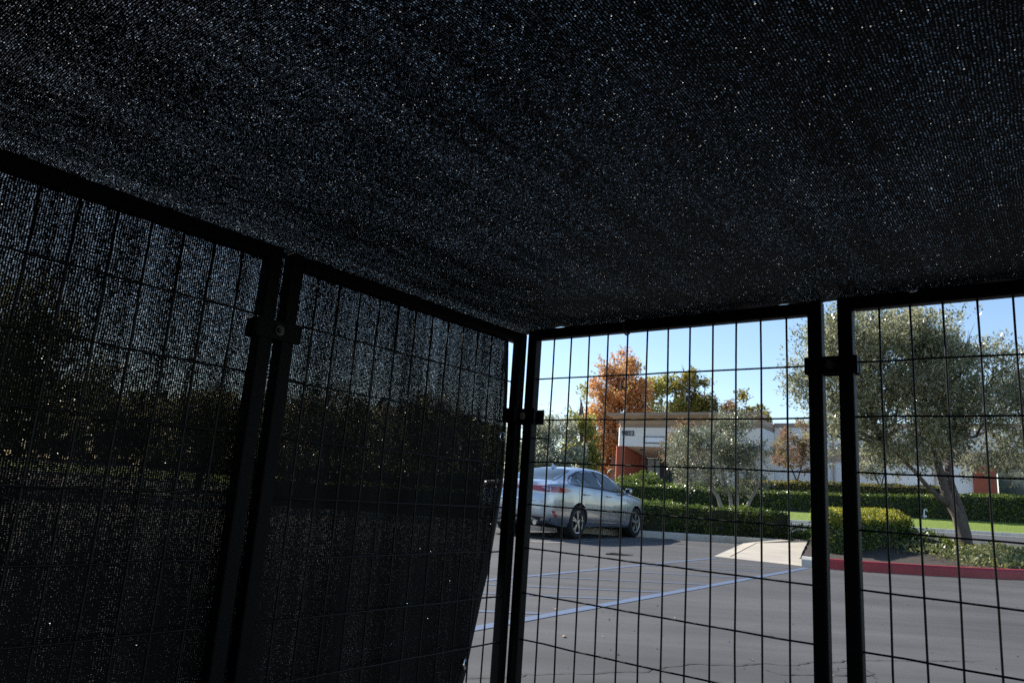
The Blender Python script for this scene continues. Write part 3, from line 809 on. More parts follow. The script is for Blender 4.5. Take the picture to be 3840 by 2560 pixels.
def shrub(name, label, c, r, cnt, L, mat, seed, per=9):
    root = empty(name, (c[0], c[1], c[2]))
    bm = bmesh.new()
    bmesh.ops.create_icosphere(bm, subdivisions=2, radius=1)
    for v in bm.verts:
        v.co = Vector((v.co.x * r[0] * .74, v.co.y * r[1] * .74, max(v.co.z, -.3) * r[2] * .74)) * (1 + .1 * math.sin(9 * v.co.x + seed) * math.cos(7 * v.co.y))
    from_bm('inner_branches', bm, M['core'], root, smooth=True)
    crown('leaves', [(0, 0, 0, *r)], cnt, L * 1.8, per, L, L * .55, mat, root, up=.5, gap=-.9, seed=seed, shell=.75)
    tag(root, label, 'shrub')
shrub('round_bush', 'larger round bright bush right of the pair beside the orange-red pier', (9.05, 45.2, 1.75), (.95, .8, .8), 420, .11, M['bush'], 41)
shrub('round_bush', 'smaller round bright bush just over the nose of the silver car', (7.75, 44.5, 1.65), (.75, .7, .55), 300, .11, M['bush'], 42)
shrub('dark_shrub', 'low dark shrub at the foot of the large olive', (9.05, 15.6, .30), (.55, .5, .30), 420, .05, M['hedge'], 43)
shrub('kerb_shrub', 'small shrub at the right end of the kerb hedge by the ramp', (7.75, 18.75, .22), (.35, .3, .24), 220, .05, M['bush'], 44)
# leafy ground cover round the olive (uncountable)
k = 15000
gxx = rng.uniform(7.6, 15.0, k); gyy = rng.uniform(12.0, 17.2, k)
kerb_y = np.interp(gxx, [p[0] for p in RK], [p[1] for p in RK]) + .22
lim = np.clip((gxx - 7.5) / 1.6, 0, 1)
keep = (gyy > kerb_y) & (rng.random(k) < lim + .25 * (lump(np.stack([gxx, gyy, gxx * 0], 1), 3, 2) > .2)) & (gyy < 17.0)
gxx, gyy = gxx[keep], gyy[keep]
gz = .10 + .18 * np.clip((gyy - 12.2) / 3.2, 0, 1) + np.abs(lump(np.stack([gxx, gyy, gxx * 0], 1), 5, 1)) * .10 + rng.random(len(gxx)) * .09
cov = leaf_quads('ground_cover', np.stack([gxx, gyy, gz], 1), rnd(len(gxx)) + np.array([0, 0, .35]), rnd(len(gxx)) * .5 + np.array([0, -.2, .9]), .075 * (.6 + .8 * rng.random(len(gxx))), .042, M['cover'], None)
tag(cov, 'variegated leafy ground cover on the bed behind the red kerb', 'ground cover', kind='stuff')

# ------------------------------------------------------------------ numbered building (local x along the front, y away from the street)
M['stucco_white'] = simple('white_stucco', (.78, .76, .74), (.84, .82, .79), 3, .9, bumpy=.15)
M['stucco_tan'] = simple('tan_stucco', (.42, .31, .23), (.48, .36, .27), 2, .9, bumpy=.15)
M['stucco_brown'] = simple('brown_stucco', (.31, .23, .175), (.37, .275, .21), 2, .9, bumpy=.15)
M['stucco_red'] = simple('brick_red_stucco', (.34, .085, .045), (.41, .11, .06), 2, .9, bumpy=.15)
M['soffit_tan'] = simple('tan_canopy_soffit', (.50, .35, .22), (.56, .40, .26), 2, .9)
M['beige'] = simple('beige_soffit', (.76, .61, .46), (.82, .66, .50), 2, .9)
M['frame_dark'] = simple('dark_anodised_frame', (.03, .035, .045), None, 5, .4)
M['number'] = simple('charcoal_number', (.05, .055, .07), None, 5, .5)
M['panel_white'] = simple('sign_panel', (.84, .87, .93), (.88, .90, .95), 2, .6)
def glass_mat(name, col, rough=.04):
    m, nt, p, out = new_mat(name)
    p.inputs['Base Color'].default_value = (*col, 1)
    p.inputs['Roughness'].default_value = rough
    p.inputs['Specular IOR Level'].default_value = .9
    n = noise(nt, coords(nt), .9, 3, .5)
    nt.links.new(ramp(nt, n.outputs[0], [(.35, tuple(c * .7 for c in col)), (.65, tuple(min(1, c * 1.3) for c in col))]), p.inputs['Base Color'])
    return m
M['shop_glass'] = glass_mat('storefront_glass', (.05, .085, .09))
M['curtain'] = simple('pale_curtain_behind_glass', (.42, .52, .52), (.60, .68, .66), 2, .35, spec=.8)
B0 = sn(-25.5, 50)
bld = empty('office_building', (B0.x, B0.y, 1.0), -A36)
Z = lambda z: z - 1.0
def bpoly(name, poly, z0, z1, mat, parent=bld): return prism(name, poly, Z(z0), Z(z1), mat, parent)
ch = .13
bpoly('white_wall', [(-.02 + ch, 0), (11.0, 0), (11.0, 3.9), (-.02, 3.9), (-.02, ch)], 4.885, 6.31, M['stucco_white'])
bpoly('brown_band', [(.03 + ch, .04), (10.95, .04), (10.95, 3.9), (.03, 3.9), (.03, .04 + ch)], 6.31, 6.58, M['stucco_brown'])
bpoly('tan_band', [(0 + ch, .01), (10.98, .01), (10.98, 3.9), (0, 3.9), (0, .01 + ch)], 6.58, 6.93, M['stucco_tan'])
# canopy roof with sloping soffit
x0, x1, yf, yb = -.42, 11.15, -1.2, .7
v = [(x0, yf, Z(7.12)), (x1, yf, Z(7.12)), (x1, yb, Z(6.95)), (x0, yb, Z(6.95)), (0, 0, Z(6.932)), (11.0, 0, Z(6.932)), (x0, yf, Z(7.27)), (x1, yf, Z(7.27)), (x1, yb, Z(7.29)), (x0, yb, Z(7.29)), (11, .6, Z(6.932)), (0, .6, Z(6.932))]
rf = pydata('roof_canopy', v, [(0, 4, 5, 1), (1, 5, 10, 2), (2, 10, 11, 3), (3, 11, 4, 0), (4, 11, 10, 5), (0, 1, 7, 6), (1, 2, 8, 7), (2, 3, 9, 8), (3, 0, 6, 9), (6, 7, 8, 9)], M['soffit_tan'], bld)
box('roof_edge', x0 - .03, x1 + .03, yf - .04, yf - .002, Z(7.13), Z(7.30), M['stucco_brown'], rf)
bpoly('red_pier', [(-.17 + ch, -.06), (.66, -.06), (.62, 4.0), (-.17, 4.0), (-.17, -.06 + ch)], .9, 4.88, M['stucco_red'])
pydata('porch_soffit', [(.67, .02, Z(4.875)), (6.5, .02, Z(4.875)), (6.5, 4.0, Z(4.27)), (.66, 4.0, Z(4.27)), (.67, .02, Z(4.95)), (6.5, .02, Z(4.95)), (6.5, 4, Z(4.95)), (.66, 4, Z(4.95))],
       [(0, 1, 2, 3), (4, 7, 6, 5), (0, 4, 5, 1), (1, 5, 6, 2), (2, 6, 7, 3), (3, 7, 4, 0)], M['beige'], bld)
for lx, ly in ((2.75, 1.5), (1.6, .9)):
    zz = 4.875 - .605 * (ly - .02) / 3.98
    bm = bmesh.new(); bmesh.ops.create_cone(bm, cap_ends=True, segments=10, radius1=.11, radius2=.14, depth=.1, matrix=Matrix.Translation((lx, ly, Z(zz) - .055)))
    from_bm('downlight', bm, M['number'], bld)
# entrance glazing: each pane with its mullions
xs = [.66, 1.34, 2.15, 2.6, 3.35, 3.6]
for i in range(len(xs) - 1):
    w = box('window', xs[i] + .03, xs[i + 1] - .03, 4.03, 4.06, Z(1.0), Z(4.25), M['curtain' if i in (0,) else 'shop_glass'], bld)
    if i in (0, 1): 
        box('curtain', xs[i] + .06, xs[i + 1] - (.05 if i == 0 else .40), 4.005, 4.025, Z(1.2), Z(4.15), M['curtain'], w)
for x in xs: box('mullion', x - .035, x + .035, 3.98, 4.05, Z(1.0), Z(4.26), M['frame_dark'], bld)
box('transom', .70, 3.6, 3.985, 4.045, Z(4.19), Z(4.262), M['frame_dark'], bld)
box('red_return', 3.66, 4.15, 3.0, 4.2, Z(.9), Z(3.62), M['stucco_red'], bld)
box('entrance_wall', 4.16, 7.0, 3.9, 4.3, Z(.9), Z(4.86), M['stucco_white'], bld)
box('low_red_wall', 4.5, 5.5, 0.2, .5, Z(.9), Z(2.28), M['stucco_red'], bld)
box('ground_wall', 6.5, 9.0, 2.6, 3.9, Z(.9), Z(4.884), M['stucco_white'], bld)
box('window', 8.98, 9.6, 3.0, 3.1, Z(.9), Z(4.3), M['shop_glass'], bld)
box('window_head', 8.99, 11.0, 2.98, 3.5, Z(4.3), Z(4.884), M['stucco_white'], bld)
box('pilaster', 9.6, 11.0, 2.6, 3.9, Z(.9), Z(4.3), M['stucco_white'], bld)
# wing to the right
def wing(name, xa, xb, z0, z1, mat, y0=3.0, y1=9.0): return box(name, xa, xb, y0, y1, Z(z0), Z(z1), mat, bld)
wing('wing_wall', 11.02, 22.95, .9, 4.35, M['stucco_white'])
wing('wing_band', 11.02, 34, 4.352, 5.22, M['stucco_tan'], 2.96)
wing('wing_upper_wall', 11.02, 34, 5.222, 6.72, M['stucco_white'])
wing('wing_cap', 11.02, 34.1, 6.722, 7.0, M['stucco_brown'], 2.9)
for i_ in range(1, 4): box('wall_joint', 11.02 + i_ * 3.0, 11.045 + i_ * 3.0, 2.988, 2.998, Z(1.0), Z(4.34), M['stucco_tan'], bld)
for xd in (14.9, 20.9): box('downpipe', xd, xd + .10, 2.86, 2.95, Z(.9), Z(6.70), M['stucco_tan'], bld)
box('red_column', 22.96, 24.16, 2.8, 4.2, Z(.9), Z(4.35), M['stucco_red'], bld)
for i in range(6):
    xa = 24.2 + i * 1.6
    box('window', xa + .04, xa + 1.52, 3.5, 3.56, Z(.95), Z(4.34), M['shop_glass'], bld)
    box('mullion', xa + 1.52, xa + 1.64, 3.42, 3.56, Z(.95), Z(4.34), M['frame_dark'], bld)
# blank sign panel with dark frame, and the street number
sg = box('sign_panel', 2.24, 5.9, -.06, -.003, Z(5.2), Z(5.58), M['panel_white'], bld)
for (a, b, c, d) in ((2.17, 5.97, 5.135, 5.2), (2.17, 5.97, 5.58, 5.645), (2.175, 2.24, 5.2, 5.58), (5.9, 5.965, 5.2, 5.58)):
    box('sign_frame', a, b, -.075, -.002, Z(c), Z(d), M['number'], sg)
cu = bpy.data.curves.new('number', 'FONT')
cu.body = '9852'
cu.size = .52
cu.offset = .020
cu.extrude = .02
cu.space_character = 1.06
tmp = bpy.data.objects.new('tmp_number', cu)
COL.objects.link(tmp)
bpy.context.view_layer.update()
me = bpy.data.meshes.new_from_object(tmp.evaluated_get(bpy.context.evaluated_depsgraph_get()))
bpy.data.objects.remove(tmp)
num = link('street_number', me, M['number'], bld)
num.rotation_euler = (R(90), 0, 0)
num.location = (.30, -.025, Z(5.70))
tag(bld, 'low office building numbered 9852 with brown flat canopy and brick-red entrance pier', 'building')
# distant low building behind the car
db = empty('low_building', (4.5, 78, 1.0), R(-8))
box('wall', 0, 22, 0, 8, -.3, 1.9, M['stucco_tan'], db)
box('lower_wall', 2, 22, -.06, -.002, -.3, .9, M['stucco_white'], db)
box('roof_edge', -.2, 22.2, -.3, 8.2, 1.9, 2.5, M['beige'], db)
for i in range(4): box('window', 1 + i * 3.2, 2.6 + i * 3.2, -.05, .02, 1.0, 1.7, M['shop_glass'], db)
tag(db, 'low beige building glimpsed far behind the silver car and the orange tree', 'building')

# ------------------------------------------------------------------ sedan
def car_paint(name, col, metal):
    m, nt, p, out = new_mat(name)
    p.inputs['Base Color'].default_value = (*col, 1)
    p.inputs['Metallic'].default_value = metal
    p.inputs['Roughness'].default_value = .30
    p.inputs['Coat Weight'].default_value = 1.0
    p.inputs['Coat Roughness'].default_value = .03
    n = noise(nt, coords(nt), 3.0, 4, .6)
    nt.links.new(ramp(nt, n.outputs[0], [(.35, (.26, .26, .26)), (.7, (.38, .38, .38))]), p.inputs['Roughness'])
    return m
M['silver'] = car_paint('silver_car_paint', (.36, .39, .45), .88)
M['white_car'] = car_paint('white_car_paint', (.78, .79, .80), .0)
M['car_glass'] = glass_mat('car_glass', (.022, .032, .030), .02)
M['car_glass'].node_tree.nodes['Principled BSDF'].inputs['Specular IOR Level'].default_value = .4
M['rubber'] = simple('tyre_rubber', (.006, .006, .0065), (.010, .010, .010), 20, .8)
M['alloy'] = simple('alloy_wheel', (.42, .43, .45), (.55, .56, .58), 10, .3, metal=.9)
M['wheel_dark'] = simple('wheel_recess', (.012, .012, .013), None, 10, .7)
M['plastic'] = simple('black_plastic_trim', (.014, .014, .016), None, 10, .5)
M['lamp_red'] = simple('red_tail_lamp', (.22, .006, .010), (.34, .012, .015), 9, .12, coat=1.0)
M['lamp_clear'] = simple('clear_tail_lamp', (.55, .56, .58), (.72, .72, .74), 9, .12, coat=1.0)
M['chrome'] = simple('chrome_trim', (.7, .7, .72), None, 10, .12, metal=1)
M['plate'] = simple('number_plate', (.62, .66, .72), (.72, .75, .80), 8, .5)
def interp(x, tab): return float(np.interp(x, [t[0] for t in tab], [t[1] for t in tab]))
T_top = [(-1.10, .74), (-1.085, .83), (-1.065, .93), (-1.045, 1.03), (-1.0, 1.095), (-.85, 1.115), (-.62, 1.135), (-.48, 1.165), (-.25, 1.245), (0, 1.325), (.3, 1.40), (.7, 1.455), (1.1, 1.475), (1.5, 1.465), (1.8, 1.425), (2.1, 1.32), (2.4, 1.18), (2.65, 1.065), (2.8, 1.025), (3.1, .975), (3.4, .89), (3.58, .80), (3.70, .69), (3.755, .57)]
T_low = [(-1.10, .40), (-1.06, .31), (-.9, .25), (-.5, .20), (3.4, .19), (3.6, .22), (3.755, .34)]
T_w = [(-1.10, .66), (-1.07, .755), (-1.0, .835), (-.85, .885), (-.6, .915), (0, .932), (1, .9325), (2.5, .93), (3.1, .905), (3.4, .86), (3.58, .77), (3.70, .65), (3.755, .5)]
T_b = [(-1.10, .66), (-1.085, .76), (-1.065, .86), (-1.045, .95), (-1.0, 1.005), (-.85, 1.03), (-.6, 1.04), (-.25, 1.045), (0, 1.04), (.7, 1.005), (1.5, .965), (2.2, .935), (2.65, .91), (3.1, .86), (3.4, .785), (3.58, .70), (3.70, .62), (3.755, .52)]
T_r = [(-1.10, .40), (-1.0, .56), (-.62, .66), (-.48, .665), (0, .60), (.7, .57), (1.5, .57), (1.9, .60), (2.4, .67), (2.65, .72), (3.1, .66), (3.4, .58), (3.755, .30)]
def car_sections():
    X = [-1.10, -1.085, -1.065, -1.045, -1.0, -.92, -.78, -.62, -.48, -.36, -.25, -.1, .1, .3, .5, .7, .9, 1.1, 1.3, 1.5, 1.65, 1.8, 1.95, 2.1, 2.25, 2.4, 2.55, 2.65, 2.8, 2.95, 3.1, 3.25, 3.4, 3.5, 3.58, 3.65, 3.70, 3.735, 3.755]
    secs = []
    for x in X:
        zt, zl, w, zb, wr = (interp(x, t) for t in (T_top, T_low, T_w, T_b, T_r))
        g = zt - zb
        drop = min(.075, .45 * g)
        wb = w - .035
        a = (wb - .02, zb + min(.03, .25 * g)); b = (wr, zt - drop)
        pts = [(0, zl), (.7 * w, zl), (.93 * w, zl + .035), (.975 * w, zl + .14 * (zb - zl)), (.993 * w, zl + .30 * (zb - zl)), (w, zl + .55 * (zb - zl)), (.992 * w, zl + .78 * (zb - zl)), (.978 * w, zb - .05), (wb, zb), a]
        for t in (.3, .62, .88):
            bl = .018 * math.sin(math.pi * t) * min(1, g / .2)
            pts.append((a[0] + (b[0] - a[0]) * t + bl, a[1] + (b[1] - a[1]) * t))
        pts += [b, (wr * .86, zt - drop * .38), (wr * .55, zt - drop * .1), (0, zt)]
        secs.append((x, pts))
    return secs
def car_body_mesh():
    secs = car_sections()
    m = len(secs[0][1])
    V, F = [], []
    ring = 2 * m - 2
    for x, p in secs:
        V += [(x, -y, z) for y, z in p] + [(x, y, z) for y, z in p[-2:0:-1]]
    for i in range(len(secs) - 1):
        for k in range(ring):
            k2 = (k + 1) % ring
            F.append((i * ring + k, i * ring + k2, (i + 1) * ring + k2, (i + 1) * ring + k))
    F.append(tuple(range(ring)))
    F.append(tuple((len(secs) - 1) * ring + k for k in range(ring - 1, -1, -1)))
    bm = bmesh.new()
    vs_ = [bm.verts.new(v) for v in V]
    for f in F: bm.faces.new([vs_[i] for i in f])
    bmesh.ops.recalc_face_normals(bm, faces=bm.faces[:])
    me = bpy.data.meshes.new('body')
    bm.to_mesh(me); bm.free()
    return me
WB = 2.805
def wheel_cut_body():
    me = car_body_mesh()
    o = bpy.data.objects.new('tmp_body', me); COL.objects.link(o)
    cuts = []
    for x in (0, WB):
        for s in (-1, 1):
            bm = bmesh.new()
            bmesh.ops.create_cone(bm, cap_ends=True, segments=40, radius1=.375, radius2=.375, depth=.5, matrix=Matrix.Translation((x, s * .86, .345)) @ Matrix.Rotation(R(90), 4, 'X'))
            cme = bpy.data.meshes.new('cut'); bm.to_mesh(cme); bm.free()
            c = bpy.data.objects.new('tmp_cut', cme); COL.objects.link(c); cuts.append(c)
            md = o.modifiers.new('b', 'BOOLEAN'); md.operation = 'DIFFERENCE'; md.object = c; md.solver = 'EXACT'
    bpy.context.view_layer.update()
    out = bpy.data.meshes.new_from_object(o.evaluated_get(bpy.context.evaluated_depsgraph_get()))
    for c in cuts + [o]: bpy.data.objects.remove(c)
    out.name = 'body'
    out.polygons.foreach_set('use_smooth', [True] * len(out.polygons))
    out.set_sharp_from_angle(angle=R(42))
    return out
body_me = wheel_cut_body()
full = car_body_mesh()
bvh = BVHTree.FromPolygons([v.co[:] for v in full.vertices], [p.vertices[:] for p in full.polygons])
def patch(name, poly, origin_fn, direction, mat, parent, off=.005, cuts=3):
    """polygon in a projection plane, dropped on to the body surface"""
    bm = bmesh.new()
    vs_ = [bm.verts.new((p[0], p[1], 0)) for p in poly]
    bm.faces.new(vs_)
    bmesh.ops.triangulate(bm, faces=bm.faces[:])
    for _ in range(cuts):
        es = [e for e in bm.edges if e.calc_length() > .07]
        if not es: break
        bmesh.ops.subdivide_edges(bm, edges=es, cuts=1)
    bmesh.ops.triangulate(bm, faces=bm.faces[:])
    d = Vector(direction).normalized()
    for v in bm.verts:
        o = Vector(origin_fn(v.co.x, v.co.y))
        loc, nrm, _, _ = bvh.ray_cast(o, d)
        if loc is None:
            loc, nrm, _, _ = bvh.find_nearest(o + d * 3)
        if nrm.dot(d) > 0: nrm = -nrm
        v.co = loc + nrm * off
    bmesh.ops.recalc_face_normals(bm, faces=bm.faces[:])
    return from_bm(name, bm, mat, parent, smooth=True)
side = lambda s: ((lambda a, b: (a, s * 3, b)), (0, -s, 0))
rear = ((lambda a, b: (-4, a, b)), (1, 0, 0))
top = ((lambda a, b: (a, b, 4)), (0, 0, -1))
c45 = math.sqrt(.5)
def corner(s): return ((lambda a, b: (-1.0 + a * c45 - 2 * c45, s * (.85 + a * c45) + s * 2 * c45, b)), (c45, -s * c45, 0))
def build_car(root, paint):
    body = link('body', body_me, None, root)
    if not body_me.materials: body_me.materials.append(paint)
    for s in (-1, 1):
        f, d = side(s)
        P = lambda n, poly, mat, par=body, off=.005: patch(n, poly, f, d, mat, par, off)
        P('window_trim', [(-.36, 1.075), (-.10, 1.045), (.7, 1.02), (1.5, .985), (2.38, .955), (2.30, 1.03), (2.02, 1.195), (1.68, 1.345), (1.3, 1.405), (.85, 1.405), (.40, 1.35), (.0, 1.235)], M['plastic'], body, .004)
        w1 = P('side_window', [(1.17, 1.03), (2.26, .985), (2.20, 1.04), (1.95, 1.195), (1.62, 1.325), (1.30, 1.375), (1.16, 1.38)], M['car_glass'], body, .008)
        w2 = P('side_window', [(.20, 1.058), (1.06, 1.033), (1.03, 1.378), (.85, 1.375), (.44, 1.325), (.20, 1.258)], M['car_glass'], body, .008)
        P('quarter_window', [(-.28, 1.082), (-.10, 1.068), (.14, 1.06), (.14, 1.238), (.02, 1.20)], M['car_glass'], body, .008)
        for x in (-.02, 1.09): P('door_seam', [(x, .36), (x + .008, .36), (x + .008, 1.0), (x, 1.0)], M['plastic'], body, .002)
        P('door_seam', [(2.23, .33), (2.238, .33), (2.32, .92), (2.312, .92)], M['plastic'], body, .002)
        P('sill_trim', [(.42, .205), (2.40, .205), (2.40, .245), (.42, .245)], M['plastic'], body, .004)
        P('sill_crease', [(.42, .335), (2.35, .30), (2.35, .315), (.42, .365)], M['chrome'], body, .003)
        for x in (.17, 1.23):
            bm = bmesh.new(); yy = s * .945
            bm_box(bm, x, x + .24, yy - .016, yy + .016, .875, .905, .012, 2)
            from_bm('door_handle', bm, M['chrome'], body)
        bm = bmesh.new()
        bm_box(bm, 2.13, 2.26, s * .91 if s > 0 else -1.06, 1.06 if s > 0 else -.91, .975, 1.095, .04, 3)
        bm_box(bm, 2.17, 2.25, s * .80 if s > 0 else -.94, .94 if s > 0 else -.80, .965, 1.005, .012, 2)
        mr = from_bm('wing_mirror', bm, M['silver'], body, smooth=True)
        box('mirror_glass', 2.118, 2.129, s * .94 if s > 0 else -1.04, 1.04 if s > 0 else -.94, .995, 1.08, M['car_glass'], mr)
        f2, d2 = corner(s)
        tlp = patch('tail_lamp', [(-.62, .985), (-.3, 1.0), (.1, .995), (.40, .975), (.52, .94), (.40, .90), (.15, .885), (-.1, .885), (-.35, .905), (-.62, .925)], f2, d2, M['lamp_red'], body, .006)
        patch('clear_lamp', [(-.62, .925), (-.35, .905), (-.1, .885), (.15, .885), (.30, .893), (.18, .86), (-.1, .845), (-.4, .86), (-.62, .885)], f2, d2, M['lamp_clear'], body, .006)
        patch('reflector', [(.02, .545), (.10, .535), (.17, .42), (.11, .41)], f2, d2, M['lamp_red'], body, .006)
        for x in (0, WB):
            wr = empty('wheel', (x, s * .80, .335)); wr.parent = root
            prof = [(.215, -.10), (.235, -.11), (.30, -.112), (.325, -.095), (.335, -.05), (.335, .05), (.325, .095), (.30, .112), (.235, .11), (.215, .10)]
            n = 36; V, F = [], []
            for i in range(n):
                a = 2 * math.pi * i / n
                for r, y in prof: V.append((r * math.cos(a), y, r * math.sin(a)))
            m = len(prof)
            for i in range(n):
                j = (i + 1) % n
                for k in range(m - 1): F.append((i * m + k, i * m + k + 1, j * m + k + 1, j * m + k))
                F.append((i * m + m - 1, i * m, j * m, j * m + m - 1))
            pydata('tyre', V, F, M['rubber'], wr, smooth=True)
            bm = bmesh.new()
            bmesh.ops.create_cone(bm, cap_ends=True, segments=32, radius1=.22, radius2=.22, depth=.10, matrix=Matrix.Translation((0, s * .0, 0)) @ Matrix.Rotation(R(90), 4, 'X'))
            from_bm('brake_drum', bm, M['wheel_dark'], wr)
            bm = bmesh.new()
            yo = s * .088
            for i in range(5):
                for dd in (-.16, .16):
                    a = 2 * math.pi * i / 5 + .3
                    mt = Matrix.Rotation(-a, 4, 'Y') @ Matrix.Translation((.125, yo, dd * .10)) @ Matrix.Rotation(-dd * .9, 4, 'Y') @ Matrix.Diagonal((.20, .03, .026, 1))
                    bmesh.ops.create_cube(bm, size=1, matrix=mt)
            bmesh.ops.create_cone(bm, cap_ends=True, segments=16, radius1=.045, radius2=.045, depth=.05, matrix=Matrix.Translation((0, yo, 0)) @ Matrix.Rotation(R(90), 4, 'X'))
            n = 32
            rv = []
            for i in range(n):
                a = 2 * math.pi * i / n
                rv.append([bm.verts.new((r * math.cos(a), y, r * math.sin(a))) for r, y in ((.205, yo - s * .03), (.205, yo + s * .012), (.225, yo + s * .016), (.225, yo - s * .03))])
            for i in range(n):
                j = (i + 1) % n
                for k in range(4): bm.faces.new((rv[i][k], rv[i][(k + 1) % 4], rv[j][(k + 1) % 4], rv[j][k]))
            bmesh.ops.recalc_face_normals(bm, faces=bm.faces[:])
            from_bm('rim', bm, M['alloy'], wr)
            bm = bmesh.new()
            bmesh.ops.create_cone(bm, cap_ends=True, segments=32, radius1=.372, radius2=.372, depth=.02, matrix=Matrix.Translation((x, s * .62, .345)) @ Matrix.Rotation(R(90), 4, 'X'))
            from_bm('wheel_arch_liner', bm, M['wheel_dark'], root)
    f, d = rear
    patch('bumper_valance', [(-.80, .24), (.80, .24), (.83, .40), (.45, .425), (-.45, .425), (-.83, .40)], f, d, M['plastic'], body, .007)
    pl = patch('number_plate', [(-.19, .53), (.19, .53), (.19, .69), (-.19, .69)], f, d, M['plate'], body, .012)
    patch('chrome_strip', [(-.30, .735), (.30, .735), (.30, .755), (-.30, .755)], f, d, M['chrome'], body, .008)
    patch('boot_seam', [(-.70, .70), (.70, .70), (.70, .708), (-.70, .708)], f, d, M['plastic'], body, .003)
    f, d = top
    patch('rear_window', [(-.53, -.60), (.26, -.50), (.30, -.25), (.31, 0), (.30, .25), (.26, .50), (-.53, .60), (-.57, .3), (-.58, 0), (-.57, -.3)], f, d, M['car_glass'], body, .006)
    patch('windscreen', [(1.86, -.54), (2.62, -.66), (2.70, -.35), (2.72, 0), (2.70, .35), (2.62, .66), (1.86, .54), (1.82, 0)], f, d, M['car_glass'], body, .006)
    pydata('aerial_fin', [(.36, -.025, 1.405), (.36, .025, 1.405), (.54, .02, 1.43), (.54, -.02, 1.43), (.38, 0, 1.50), (.41, 0, 1.505)], [(0, 1, 4), (1, 2, 5, 4), (2, 3, 5), (3, 0, 4, 5), (0, 3, 2, 1)], M['silver'], body)
    for s in (-1, 1):
        bm = bmesh.new()
        bmesh.ops.create_cone(bm, cap_ends=True, segments=16, radius1=.045, radius2=.045, depth=.14, matrix=Matrix.Translation((-1.02, s * .55, .30)) @ Matrix.Rotation(R(90), 4, 'Y'))
        from_bm('exhaust_pipe', bm, M['chrome'], body)
HEAD = R(55.2)
c_r = Vector((1.50, 14.85, 0))
left = Vector((-math.sin(HEAD), math.cos(HEAD), 0))
c0 = c_r + left * .80
car = empty('parked_car', (c0.x, c0.y, 0), HEAD)
build_car(car, M['silver'])
tag(car, 'silver saloon car parked nose-in to the kerb, seen from behind', 'car', 'parked cars')
def copy_tree(o, parent=None):
    c = o.copy(); COL.objects.link(c); c.parent = parent
    for chd in o.children: copy_tree(chd, c)
    return c
car2 = copy_tree(car)
car2.location = (26.9, 43.2, 1.22)
car2.rotation_euler = (0, 0, R(150))
tag(car2, 'white car whose roof just shows over the long hedge across the street', 'car', 'parked cars')
for chd in car2.children:
    if chd.name.startswith('body'):
        chd.material_slots[0].link = 'OBJECT'
        chd.material_slots[0].material = M['white_car']
# white backflow pipe against the long hedge
M['pipe_white'] = simple('white_pipe', (.62, .64, .66), (.78, .79, .8), 9, .5)
bf = empty('utility_pipe', (22.95, 39.25, .92))
tubes('riser', [([(0, 0, -.1), (0, 0, .42), (.02, 0, .50), (.08, 0, .53), (.14, 0, .50), (.15, 0, .42)], [.035] * 6)], M['pipe_white'], bf, 8)
box('valve_box', -.06, .10, -.07, .07, .10, .22, M['pipe_white'], bf, .02)
tag(bf, 'small white utility pipe standing against the long hedge', 'pipe')

# ------------------------------------------------------------------ wire pen: panels, clamps, shade cloth
A3, AL = -0.66806, 0.89339
d3 = Vector((math.cos(A3), math.sin(A3), 0)); n3 = Vector((-d3.y, d3.x, 0)); O3 = Vector((.10811, 1.70690, 0))
dl = Vector((math.cos(AL), math.sin(AL), 0)); nl = Vector((-dl.y, dl.x, 0)); OL = Vector((-.20956, 1.46497, 0))
T = .0262
TOP = 1.241
def wire_mesh(name, length, r, vertical, seed):
    rs = random.Random(seed)
    n = 9
    path = []
    for i in range(n + 1):
        t = i / n * length
        j = (rs.uniform(-1, 1) * .0009, rs.uniform(-1, 1) * .0009)
        path.append((j[0], j[1], t) if vertical else (t, j[0], j[1]))
    v, f = tube_data(path, r, 6)
    me = bpy.data.meshes.new(name)
    me.from_pydata([tuple(p) for p in v], [], f)
    me.polygons.foreach_set('use_smooth', [True] * len(me.polygons))
    me.materials.append(M['wire'])
    return me
PW = .698
VW = [wire_mesh('upright_wire', TOP - .03 - T * 1.2, .0020, True, k) for k in range(4)]
HW = [wire_mesh('cross_wire', PW - T * 1.2, .0019, False, 20 + k) for k in range(4)]
def post_mesh(name, dims):
    bm = bmesh.new()
    bm_box(bm, *dims, .0032, 2)
    me = bpy.data.meshes.new(name)
    bm.normal_update(); bm.to_mesh(me); bm.free()
    me.materials.append(M['powder'])
    return me
pm = post_mesh('post', (0, T, -T / 2, T / 2, .03, TOP))
rm = post_mesh('rail', (T + .0003, PW - T - .0003, -T / 2 + .0006, T / 2 - .0006, TOP - T, TOP - .0008))
fm = post_mesh('foot', (-.002, T + .002, -T / 2 - .002, T / 2 + .002, 0, .045))
def panel(o, ang, label, dz=0.0, ph=0):
    root = empty('wire_panel', (o.x, o.y, dz), ang)
    for x in (0, PW - T):
        p = link('post', pm, None, root); p.location = (x, 0, 0)
        q = link('foot_cap', fm, None, p)
    link('top_rail', rm, None, root)
    b = link('bottom_rail', rm, None, root); b.location = (0, 0, -(TOP - T - .06))
    x0 = (PW - 11 * .0508) / 2
    for k in range(12):
        w = link('upright_wire', VW[(k + ph) % 4], None, root)
        w.location = (x0 + k * .0508, .0025, .06)
    for k in range(11):
        w = link('cross_wire', HW[(k + ph) % 4], None, root)
        w.location = (T * .6, -.0012, 1.1156 - k * .10068)
    tag(root, label, 'fence panel', 'wire panels of the pen')
    return root
panel(O3 + d3 * -.077, A3, 'black wire panel in the middle, between the corner and the right-hand posts', 0, 0)
panel(O3 + d3 * .649, A3, 'black wire panel at the right edge in front of the large olive', .002, 1)
